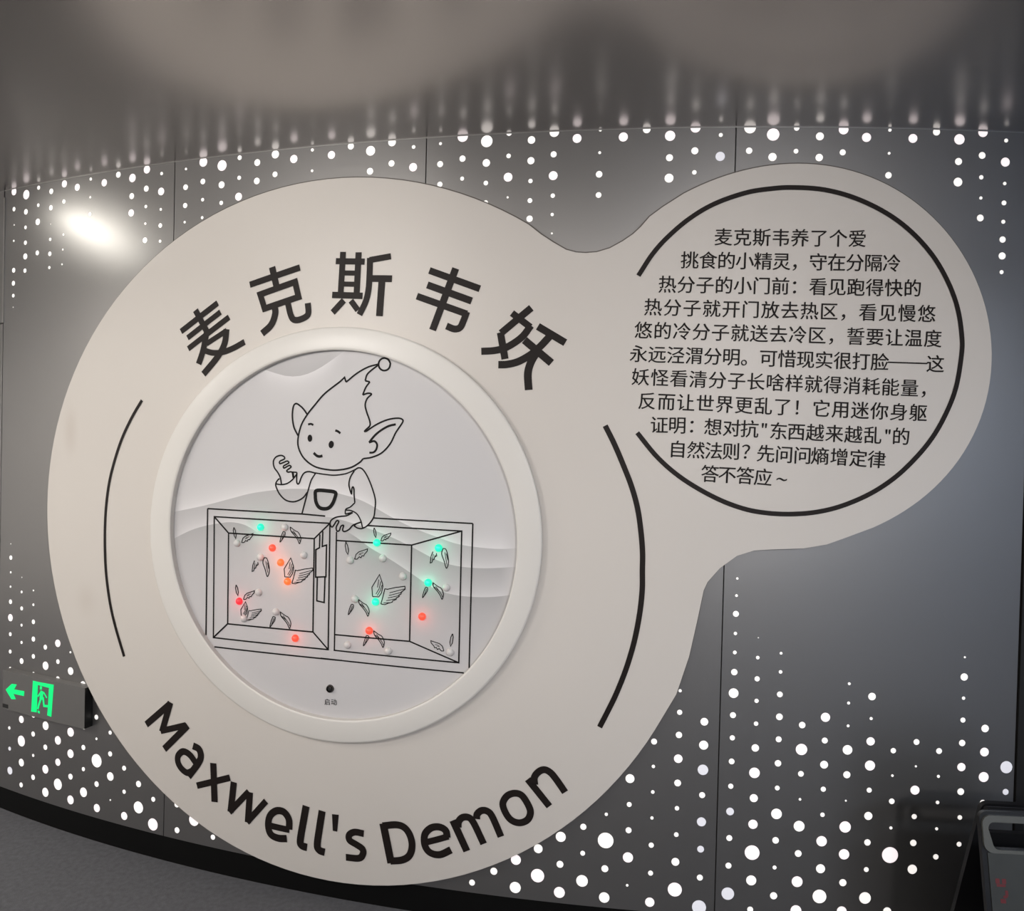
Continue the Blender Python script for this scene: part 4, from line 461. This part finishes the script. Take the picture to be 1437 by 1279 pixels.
# round backlit acrylic plugs set flush into drilled holes
bm = bmesh.new()
bmesh.ops.create_cone(bm, cap_ends=True, segments=28, radius1=1, radius2=1, depth=1)
dot_me = finish(bm, 'light_dot')
dot_me.materials.append(M_DOT)
dot_pink = dot_me.copy()
dot_pink.materials[0] = M_DOT_PINK
dot_dim = dot_me.copy()
dot_dim.materials[0] = M_DOT_DIM
order = sorted(range(len(DOTS)), key=lambda i: -DOTS[i][2])
big = set(order[:298])
small = {}
for i, (s, h, r) in enumerate(DOTS):
    k = 1 + max(1, sum(1 for q in SEAMS[:4] if s > q)) if s > SEAMS[0] else 0
    th = s / R
    rot = Matrix.Rotation(th, 4, 'Z') @ Matrix.Rotation(math.pi / 2, 4, 'X')
    M = Matrix.Translation(W(s, h, 0.0)) @ rot @ Matrix.Diagonal((r, r, 0.0016, 1))
    if i in big:
        dim = any(abs(s - a) < 0.02 and abs(h - c) < 0.02 for a, c in DIM_DOTS)
        pink = r > 0.0125 and random.random() < 0.6
        o = bpy.data.objects.new('light_dot', dot_dim if dim else dot_pink if pink else dot_me)
        if dim:
            o['label'] = 'dim grey light dot'
        COL.objects.link(o)
        o.parent = panels[k]
        o.matrix_world = M
    else:
        small.setdefault(k, []).append(M)
for k, ms in small.items():
    bm = bmesh.new()
    for M in ms:
        bmesh.ops.create_cone(bm, cap_ends=True, segments=14, radius1=1, radius2=1, depth=1, matrix=M)
    link('small_light_dots', finish(bm, 'small_light_dots'), M_DOT, panels[k], kind='stuff')

M_ALU = mat('anodised_trim', (0.45, 0.44, 0.43), 0.35, 0.9)
link('gap_reflection_strip', wall_sheet('gap_reflection_strip', rect(-5.5, S_END, 0.9972, 1.0), 0.0, 0.0015, 0.03), M_ALU, kind='structure')  # thin light strip added for the reflection line under the ceiling
link('trim_2', wall_sheet('trim_2', rect(SEAMS[0] - 0.002, SEAMS[0] + 0.006, 0.459, 0.97), 0.0, 0.004, 0.03), M_ALU, kind='structure')
link('baseboard_back', wall_sheet('baseboard_back', rect(-5.6, 2.2, -EYE, H0), -0.012, -0.004, 0.05), M_BLACK, kind='structure')

# dark doorway lining beyond the right-hand end of the panels
M_DARK = mat('dark_reveal', (0.012, 0.011, 0.010), 0.45)
link('trim_3', wall_sheet('trim_3', rect(S_END + 0.002, S_END + 0.028, -EYE, 1.0), -0.012, 0.006, 0.05), M_DARK, kind='structure')
link('trim_4', wall_sheet('trim_4', rect(S_END + 0.028, 2.2, -EYE, 1.0), -0.012, -0.002, 0.1),
     mat('dark_brown_leaf', (0.03, 0.026, 0.024), 0.4), kind='structure')

# ------------------------------------------------------------------ the information board
board = empty('information_board', W(-1.75, -0.3, 0.0),
              'large cream keyhole-shaped wall board with black Chinese and English title around a round display', 'sign')
bpy.context.view_layer.update()


def child(name, me, m, parent, label=None, kind=None):
    o = link(name, me, m, None, label=label, kind=kind)
    o.parent = parent
    o.matrix_parent_inverse = parent.matrix_world.inverted()
    return o


bme = wall_sheet('panel', BOARD_OUTLINE, 0.001, 0.02, 0.04)
panel = child('panel', bme, M_BOARD, board)
bme.materials.append(M_EDGE)
for p in bme.polygons:
    c, n = p.center, p.normal
    out = Vector((c.x - XC, c.y - (DW + R), 0)).normalized()
    if n.dot(out) < 0.6:
        p.material_index = 1

band = []
NB = len(BOARD_OUTLINE)
for i in range(NB):
    a, c, p = Vector(BOARD_OUTLINE[i - 2]), Vector(BOARD_OUTLINE[(i + 2) % NB]), Vector(BOARD_OUTLINE[i])
    t_ = (c - a).normalized()
    n_ = Vector((t_.y, -t_.x))
    band.append((p, n_))
area2 = sum(BOARD_OUTLINE[i - 1][0] * BOARD_OUTLINE[i][1] - BOARD_OUTLINE[i][0] * BOARD_OUTLINE[i - 1][1] for i in range(NB))
sgn = 1.0 if area2 > 0 else -1.0
band = [tuple(p + n_ * sgn * (0.0028 + 0.0018 * n_.y * sgn)) for p, n_ in band]
child('dark_outline', wall_sheet('dark_outline', band, 0.001, 0.0165, 0.05), M_EDGE, board, label='thin dark brown outline strip')  # thin dark strip added to outline the board, wider towards the top

# two faint smudges on the lacquer
nt = M_BOARD.node_tree
bs = nt.nodes['Principled BSDF']
src = bs.inputs['Base Color'].links[0].from_socket
geo = nt.nodes.new('ShaderNodeNewGeometry')
for pt, rad, sq, amt in ((W(-2.93, 0.02, 0.02), 0.13, 0.42, 0.16), (W(-2.83, -0.62, 0.02), 0.09, 0.9, 0.10)):
    sub = nt.nodes.new('ShaderNodeVectorMath'); sub.operation = 'SUBTRACT'
    nt.links.new(geo.outputs['Position'], sub.inputs[0]); sub.inputs[1].default_value = pt
    mul = nt.nodes.new('ShaderNodeVectorMath'); mul.operation = 'MULTIPLY'
    nt.links.new(sub.outputs[0], mul.inputs[0]); mul.inputs[1].default_value = (1 / sq, 1 / sq, 1.0)
    ln = nt.nodes.new('ShaderNodeVectorMath'); ln.operation = 'LENGTH'
    nt.links.new(mul.outputs[0], ln.inputs[0])
    mr = nt.nodes.new('ShaderNodeMapRange'); mr.interpolation_type = 'SMOOTHSTEP'
    mr.inputs['From Min'].default_value = 0.0; mr.inputs['From Max'].default_value = rad
    mr.inputs['To Min'].default_value = amt; mr.inputs['To Max'].default_value = 0.0
    nt.links.new(ln.outputs['Value'], mr.inputs['Value'])
    mx = nt.nodes.new('ShaderNodeMix'); mx.data_type = 'RGBA'
    mx.inputs['B'].default_value = (0.30, 0.21, 0.15, 1)
    nt.links.new(mr.outputs[0], mx.inputs['Factor']); nt.links.new(src, mx.inputs['A'])
    src = mx.outputs['Result']
nt.links.new(src, bs.inputs['Base Color'])

PR, PL = 0.0213, 0.0265
for k, w, pts in BOARD_ARCS:
    child('accent_arc', print_mesh('accent_arc', [(k, w, pts)], PR), M_INK, board)
for k, st in TITLE:
    child('title_character', print_mesh('title_character', st, PR), M_INK, board)
for k, st in LETTERS:
    child('title_letter', print_mesh('title_letter', st, PR), M_INK, board)

dg_cache = {}


def glyph(ch, fat):
    if ch == '\u8dd1' and ch not in dg_cache:
        # this character's own outline fills badly: put it together from two sound ones
        parts = []
        for src_ch, keep_left in (('\u8ddd', True), ('\u62b1', False)):
            gv, gf = glyph(src_ch, fat)
            par = list(range(len(gv)))

            def root(i):
                while par[i] != i:
                    i = par[i]
                return i
            for f in gf:
                for q in f[1:]:
                    par[root(q)] = root(f[0])
            isl = {}
            for i in range(len(gv)):
                isl.setdefault(root(i), []).append(i)
            good = set()
            for ids in isl.values():
                mx = sum(gv[i][0] for i in ids) / len(ids)
                if (mx < -0.09) == keep_left:
                    good.update(ids)
            parts.append((gv, [f for f in gf if f[0] in good]))
        base = len(parts[0][0])
        squeeze = [(0.08 + (x - 0.08) * 0.93 + 0.012, y) for x, y in parts[1][0]]
        dg_cache[ch] = (parts[0][0] + squeeze, parts[0][1] + [tuple(q + base for q in f) for f in parts[1][1]])
    if ch not in dg_cache:
        c = bpy.data.curves.new('glyph', 'FONT')
        c.body = ch
        c.size = 1.0
        c.resolution_u = 3
        c.offset = fat
        o = bpy.data.objects.new('glyph', c)
        COL.objects.link(o)
        bpy.context.view_layer.update()
        me = bpy.data.meshes.new_from_object(o.evaluated_get(bpy.context.evaluated_depsgraph_get()))
        xs = [v.co.x for v in me.vertices]
        ys = [v.co.y for v in me.vertices]
        cx, cy = 0.505, 0.375
        if ch in '"~':
            cx = (min(xs) + max(xs)) / 2
        if ch == '~':
            cy = (min(ys) + max(ys)) / 2
        if ch == '\u2014':
            cx, cy = (min(xs) + max(xs)) / 2, (min(ys) + max(ys)) / 2
        dg_cache[ch] = ([(v.co.x - cx, v.co.y - cy) for v in me.vertices], [tuple(p.vertices) for p in me.polygons])
        bpy.data.objects.remove(o)
        bpy.data.curves.remove(c)
        bpy.data.meshes.remove(me)
    return dg_cache[ch]


def text_mesh(name, items, em, off, fat=0.0, ang=None):
    vs, fs = [], []
    strikes = [(i, it, jx, jy) for i, it in enumerate(items) for jx, jy in ((-fat, -fat * .6), (fat, fat * .6))]
    for i, (ch, (s, h)), jx, jy in strikes:
        a = items[max(0, i - 1)][1]
        b = items[min(len(items) - 1, i + 1)][1]
        d = Vector((b[0] - a[0], b[1] - a[1])).normalized()
        gv, gf = glyph(ch, 0.0)
        base = len(vs)
        ex = em * (1.1 if ch == '\u2014' else 1.0)
        for x, y in gv:
            x, y = x + jx, y + jy
            vs.append(W(s + ex * x * d.x - em * y * d.y, h + ex * x * d.y + em * y * d.x, off))
        fs += [tuple(base + q for q in f) for f in gf]
    me = bpy.data.meshes.new(name)
    me.from_pydata(vs, [], fs)
    return me


for t, pts in TEXT:
    child('text_line', text_mesh('text_line', list(zip(t, pts)), 0.0565, PR, 0.010), M_INK, board)

# ------------------------------------------------------------------ the round display
disp = empty('round_display', W(-1.75, -0.3, 0.02),
             'round white-framed display with elf drawing, winged balls and red and green lights', 'display')
bpy.context.view_layer.update()
ci = Vector((sum(p[0] for p in RING_INNER) / len(RING_INNER), sum(p[1] for p in RING_INNER) / len(RING_INNER)))


def scaled(o, k):
    return [((p[0] - ci.x) * k + ci.x, (p[1] - ci.y) * k + ci.y) for p in o]


loops = [(scaled(RING_OUTER, 1.0), 0.0202), (scaled(RING_OUTER, 1.0), 0.042), (scaled(RING_OUTER, 0.996), 0.0448), (scaled(RING_OUTER, 0.990), 0.046),
         (scaled(RING_INNER, 1.012), 0.046), (scaled(RING_INNER, 1.005), 0.0455), (scaled(RING_INNER, 1.0), 0.043), (scaled(RING_INNER, 1.0), 0.0202)]
bm = bmesh.new()
rows = [[bm.verts.new(W(p[0], p[1], off)) for p in lp] for lp, off in loops]
n = len(rows[0])
for a, b in zip(rows, rows[1:] + rows[:1]):
    for i in range(n):
        bm.faces.new((a[i], a[(i + 1) % n], b[(i + 1) % n], b[i]))
bmesh.ops.recalc_face_normals(bm, faces=bm.faces)
child('frame', finish(bm, 'frame', 40), M_RING, disp)

# plate: paper-cut waves, their edge glow and shade painted into the colour; every wave stores its signed height so that its edge stays crisp
M_PLATE = mat('wave_shaded_acrylic', (0.56, 0.545, 0.55), 0.5, spec=0.25)
NW = len(WAVES)


def wave_at(pts, s):
    if s <= pts[0][0]:
        return pts[0][1] + (s - pts[0][0]) * 0.0
    for a, b in zip(pts[:-1], pts[1:]):
        if s <= b[0]:
            t = (s - a[0]) / (b[0] - a[0])
            return a[1] + (b[1] - a[1]) * t
    return pts[-1][1]


rings, segs = 70, 176
wv = [[tuple(p) for p in catmull(w, False, 5)] for w in WAVES]
inner = [Vector(p) for p in scaled(RING_INNER, 1.002)]
verts, faces, sh = [W(ci.x, ci.y, 0.0255)], [], [(ci.x, ci.y)]
nn = len(inner)
for r in range(1, rings + 1):
    for i in range(nn):
        p = ci.lerp(inner[i], r / rings)
        verts.append(W(p.x, p.y, 0.0255))
        sh.append((p.x, p.y))
for i in range(nn):
    faces.append((0, 1 + i, 1 + (i + 1) % nn))
for r in range(rings - 1):
    a0, b0 = 1 + r * nn, 1 + (r + 1) * nn
    for i in range(nn):
        j = (i + 1) % nn
        faces.append((a0 + i, b0 + i, b0 + j, a0 + j))
pm = bpy.data.meshes.new('picture_plate')
pm.from_pydata(verts, [], faces)
for p in pm.polygons:
    p.use_smooth = True
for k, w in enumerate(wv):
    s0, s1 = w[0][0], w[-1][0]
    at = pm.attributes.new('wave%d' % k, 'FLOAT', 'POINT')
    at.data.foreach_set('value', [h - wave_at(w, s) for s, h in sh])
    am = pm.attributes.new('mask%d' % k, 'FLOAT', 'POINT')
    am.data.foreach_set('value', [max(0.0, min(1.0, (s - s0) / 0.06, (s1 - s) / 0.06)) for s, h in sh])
nt = M_PLATE.node_tree
bs = nt.nodes['Principled BSDF']


def nmath(op, a, b=None, c=None):
    n_ = nt.nodes.new('ShaderNodeMath')
    n_.operation = op
    for i, v in enumerate((a, b, c)):
        if v is None:
            continue
        if isinstance(v, (int, float)):
            n_.inputs[i].default_value = v
        else:
            nt.links.new(v, n_.inputs[i])
    return n_.outputs[0]


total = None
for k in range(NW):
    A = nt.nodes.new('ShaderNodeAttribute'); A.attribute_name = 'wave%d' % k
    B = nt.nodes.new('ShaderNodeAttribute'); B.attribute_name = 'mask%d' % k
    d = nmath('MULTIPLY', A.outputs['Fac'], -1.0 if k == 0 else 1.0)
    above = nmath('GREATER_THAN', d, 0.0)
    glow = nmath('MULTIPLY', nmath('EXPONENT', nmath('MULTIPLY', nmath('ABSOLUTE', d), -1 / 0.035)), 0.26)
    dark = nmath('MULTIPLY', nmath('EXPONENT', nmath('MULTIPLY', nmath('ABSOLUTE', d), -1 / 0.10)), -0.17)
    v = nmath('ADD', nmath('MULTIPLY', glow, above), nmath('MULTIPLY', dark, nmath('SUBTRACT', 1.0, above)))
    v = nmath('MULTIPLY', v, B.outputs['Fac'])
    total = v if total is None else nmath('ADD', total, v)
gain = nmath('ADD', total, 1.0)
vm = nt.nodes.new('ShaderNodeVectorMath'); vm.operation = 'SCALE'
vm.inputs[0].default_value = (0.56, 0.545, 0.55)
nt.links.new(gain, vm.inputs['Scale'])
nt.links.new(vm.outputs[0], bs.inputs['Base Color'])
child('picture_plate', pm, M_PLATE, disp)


def inside(p):
    # is a wall point within the round opening
    x, y, c = p[0], p[1], False
    for (x0, y0), (x1, y1) in zip(RING_INNER, RING_INNER[1:] + RING_INNER[:1]):
        if (y0 > y) != (y1 > y) and x < (x1 - x0) * (y - y0) / (y1 - y0) + x0:
            c = not c
    return c


def clip(strokes):
    out = []
    for k, w, pts in strokes:
        if k == 'l' and len(pts) == 2:
            P = subdiv([Vector(p) for p in pts], 0.004)
            P = [p for p in P if inside(p)]
            out.append((k, w, [P[0], P[-1]]))
        else:
            out.append((k, w, pts))
    return out


first = child('elf_drawing', print_mesh('elf_drawing', ELF[0][1], PL), M_LINE, disp, label='black outline drawing of an elf head with pointed hair')
for k, st in ELF[1:]:
    child('elf_' + k, print_mesh('elf_' + k, st, PL), M_LINE, first)
first = child('box_drawing', print_mesh('box_drawing', clip(BOX[0][1]), PL), M_LINE, disp)
for k, st in BOX[1:]:
    child(k, print_mesh(k, st, PL), M_LINE, first)
for st in WINGS:
    child('wing_drawing', print_mesh('wing_drawing', st, PL + 0.0002), M_LINE, disp)

bm = bmesh.new()
bmesh.ops.create_uvsphere(bm, u_segments=24, v_segments=16, radius=1.0)
bead_me = finish(bm, 'led_bead', 180)
BM = {'u': mat('white_bead', (0.62, 0.60, 0.59), 0.3),
      'g': mat('green_lit_bead', (0.02, 0.25, 0.16), 0.3, emit=(0.01, 0.86, 0.50), strength=1.0),
      'o': mat('red_orange_lit_bead', (0.3, 0.03, 0.02), 0.3, emit=(1.0, 0.085, 0.045), strength=1.0),
      'a': mat('orange_lit_bead', (0.3, 0.05, 0.02), 0.3, emit=(1.0, 0.16, 0.035), strength=1.05),
      'r': mat('red_lit_bead', (0.3, 0.01, 0.02), 0.3, emit=(1.0, 0.035, 0.045), strength=1.0)}
BL = {'g': 'bead lit green', 'o': 'bead lit red-orange', 'a': 'bead lit orange', 'r': 'bead lit red', 'u': None}
for k in BM:
    me = bead_me.copy()
    me.materials.append(BM[k])
    BM[k] = me
for s, h, k in BEADS:
    o = bpy.data.objects.new('led_bead', BM[k])
    COL.objects.link(o)
    o.parent = disp
    o.matrix_parent_inverse = disp.matrix_world.inverted()
    o.matrix_world = Matrix.Translation(W(s, h, 0.0262)) @ Matrix.Rotation(s / R, 4, 'Z') @ Matrix.Diagonal((0.0128, 0.0115, 0.0128, 1))
    if BL[k]:
        o['label'] = BL[k]
        # light of the bead's diode, set in front of the bead
        l = bpy.data.lights.new('led', 'POINT')
        l.energy = 0.035
        l.shadow_soft_size = 0.012
        l.color = {'g': (0.05, 1.0, 0.55), 'o': (1, 0.12, 0.08), 'a': (1, 0.22, 0.06), 'r': (1, 0.06, 0.08)}[k]
        lo = bpy.data.objects.new('led', l)
        COL.objects.link(lo)
        lo.parent = disp
        lo.matrix_parent_inverse = disp.matrix_world.inverted()
        lo.location = W(s, h, 0.055)

# start button: chrome collar, dark domed key
bm = bmesh.new()
prof = [(0.0, 0.006), (0.0045, 0.0062), (0.0075, 0.005), (0.0085, 0.0035), (0.0085, 0.0085), (0.0105, 0.0085), (0.0125, 0.006), (0.0135, 0.0)]


def lathe(bm, prof, base, th, seg=28):
    rot = Matrix.Rotation(th, 3, 'Z')
    rows = []
    for r, z in prof:
        if r == 0:
            rows.append([bm.verts.new(base + rot @ Vector((0, -z, 0)))])
        else:
            rows.append([bm.verts.new(base + rot @ Vector((r * math.cos(6.28318 * i / seg), -z, r * math.sin(6.28318 * i / seg)))) for i in range(seg)])
    for a, b in zip(rows, rows[1:]):
        for i in range(seg):
            j = (i + 1) % seg
            if len(a) == 1:
                bm.faces.new((a[0], b[i], b[j]))
            else:
                bm.faces.new((a[i], b[i], b[j], a[j]))
    bmesh.ops.recalc_face_normals(bm, faces=bm.faces)


base, bth = W(BUTTON[0], BUTTON[1], 0.0255), BUTTON[0] / R
lathe(bm, prof[3:], base, bth)
btn = child('start_button', finish(bm, 'start_button', 40), mat('dark_chrome', (0.10, 0.095, 0.09), 0.18, 1.0), disp)
bm = bmesh.new()
lathe(bm, prof[:4], base, bth)
o = link('button_key', finish(bm, 'button_key', 60), mat('black_key', (0.02, 0.02, 0.02), 0.3))
o.parent = btn
child('button_caption', text_mesh('button_caption', CAPTION, 0.0225, PL, 0.01), M_LINE, disp)

# ------------------------------------------------------------------ exit sign
ex = empty('exit_sign', W(-3.02, -1.016, 0.0), 'grey box exit sign with green arrow and running figure, low on the dotted wall', 'sign')
bpy.context.view_layer.update()
M_SIGN = mat('exit_sign_grey', (0.17, 0.165, 0.16), 0.42, 0.3)
M_GREEN = mat('green_lit_symbol', (0.0, 0.12, 0.04), 0.4, emit=(0.0, 1.0, 0.24), strength=0.92)
M_HALO = mat('dark_green_rim', (0.01, 0.16, 0.06), 0.5)
me = wall_sheet('housing', rect(-3.2885, -2.8125, -1.1035, -0.9485), 0.001, 0.034, 0.05)
me.materials.append(M_SIGN)
me.materials.append(mat('exit_sign_side', (0.006, 0.006, 0.006), 0.5))
for p in me.polygons:
    c = p.center
    tang = Vector((math.cos(-3.02 / R), math.sin(-3.02 / R), 0))
    if abs(p.normal.dot(tang)) > 0.7:
        p.material_index = 1
child('housing', me, None, ex)
child('arrow', print_mesh('arrow', EXIT_ARROW, 0.0348), M_GREEN, ex, label='green glowing arrow')
d = child('doorway_symbol', print_mesh('doorway_symbol', EXIT_DOOR, 0.0348), M_GREEN, ex)
child('running_figure', print_mesh('running_figure', EXIT_RUNNER, 0.0349), M_GREEN, ex)
child('maker_label', wall_sheet('maker_label', rect(-3.287, -3.252, -1.099, -1.084), 0.0342, 0.0347, 0.1), M_BACK, ex)

# ------------------------------------------------------------------ folding floor sign
M_PL = mat('black_plastic', (0.008, 0.008, 0.009), 0.35)
M_PLG = mat('dark_grey_sign_face', (0.040, 0.042, 0.040), 0.42, noise=(14, 0.25))
fs = empty('floor_sign', (1.46, 1.78, 0.0), 'black folding floor sign with handle slot, standing by the dark end of the wall', 'sign')
bpy.context.view_layer.update()


def trap(w_top, w_bot, hgt, rad, z0=0.0, inset=0.0, n=8):
    """rounded-top trapezoid outline in panel coordinates (x across, z up)"""
    wt, wb = w_top / 2 - inset, w_bot / 2 - inset
    pts = [(-wb, z0 + inset), (wb, z0 + inset)]
    for sgn, a0 in ((1, 0), (-1, 90)):
        for k in range(n + 1):
            a = math.radians(a0 + 90 * k / n)
            cx = (wt - rad) * sgn
            pts.append((cx + rad * math.cos(a), hgt - inset - rad + rad * math.sin(a)))
    return pts


def slot(w, z0, z1, rad, n=6, taper=0.008):
    pts = []
    for cx, cz, a0 in ((w / 2 - rad - taper, z0 + rad, -90), (w / 2 - rad, z1 - rad, 0), (-w / 2 + rad, z1 - rad, 90), (-w / 2 + rad + taper, z0 + rad, 180)):
        for k in range(n + 1):
            a = math.radians(a0 + 90 * k / n)
            pts.append((cx + rad * math.cos(a), cz + rad * math.sin(a)))
    return pts


def plate_with_hole(outer, hole, y0, y1, M):
    bm = bmesh.new()
    es = []
    for lp in (outer, hole) if hole else (outer,):
        vs = [bm.verts.new((x, 0, z)) for x, z in lp]
        es += [bm.edges.new((vs[i], vs[(i + 1) % len(vs)])) for i in range(len(vs))]
    bmesh.ops.triangle_fill(bm, edges=es, use_beauty=True)
    r = bmesh.ops.extrude_face_region(bm, geom=bm.faces[:])
    top = {g for g in r['geom'] if isinstance(g, bmesh.types.BMVert)}
    for v in bm.verts:
        v.co.y = y1 if v in top else y0
        v.co = M @ v.co
    bmesh.ops.recalc_face_normals(bm, faces=bm.faces)
    return bm


HS = 0.625
yaw = math.radians(-3)
lean = math.radians(11)
for front in (True, False):
    sg = -1 if front else 1
    M = Matrix.Translation((1.428 if front else 1.463, 1.765, HS)) @ Matrix.Rotation(yaw, 4, 'Z') @ Matrix.Translation((0, sg * 0.016, 0)) @ Matrix.Rotation(sg * lean, 4, 'X') @ Matrix.Translation((0, 0, -HS))
    wb = 0.385 if front else 0.47
    outer = trap(0.385, wb, HS, 0.02)
    hole = slot(0.345, HS - 0.088, HS - 0.026, 0.014)
    pf = child('front_leaf' if front else 'rear_leaf', finish(plate_with_hole(outer, hole, 0.0, sg * 0.012, M), 'leaf', 30), M_PL, fs)
    if front:
        # raised grey rim round the handle slot and the printed face below it
        bm = plate_with_hole(slot(0.378, HS - 0.098, HS - 0.008, 0.022, taper=0.0), slot(0.351, HS - 0.090, HS - 0.024, 0.016), -0.012, -0.018, M)
        o = link('handle_rim', finish(bm, 'handle_rim', 30), mat('grey_plastic_rim', (0.10, 0.102, 0.095), 0.3))
        o.parent = pf
        face = [(-0.180, 0.05), (0.180, 0.05), (0.180, HS - 0.0985), (-0.180, HS - 0.0985)]
        o = link('printed_face', finish(plate_with_hole(face, None, -0.012, -0.0145, M), 'printed_face'), M_PLG)
        o.parent = pf
        bm = bmesh.new()
        red = [(x - 0.034, z + 0.004, w, h) for x, z, w, h in ((-0.128, HS - 0.168, 0.010, 0.012), (-0.112, HS - 0.168, 0.010, 0.012), (-0.120, HS - 0.178, 0.022, 0.006), (-0.108, HS - 0.196, 0.007, 0.014), (-0.118, HS - 0.214, 0.013, 0.010), (-0.112, HS - 0.204, 0.010, 0.006))]
        for x, z, w, h in red:
            vs = [bm.verts.new(M @ Vector((x + dx * w, -0.0149, z + dz * h))) for dx, dz in ((-.5, -.5), (.5, -.5), (.5, .5), (-.5, .5))]
            bm.faces.new(vs)
        o = link('red_marking', finish(bm, 'red_marking'), mat('dull_red_print', (0.13, 0.018, 0.022), 0.5))
        o.parent = pf
bm = bmesh.new()
r = bmesh.ops.create_cone(bm, cap_ends=True, segments=20, radius1=0.011, radius2=0.011, depth=0.38)
Mh = Matrix.Translation((1.463, 1.765, HS - 0.011)) @ Matrix.Rotation(yaw, 4, 'Z') @ Matrix.Rotation(math.pi / 2, 4, 'Y')
for v in bm.verts:
    v.co = Mh @ v.co
child('hinge', finish(bm, 'hinge', 40), M_PL, fs)
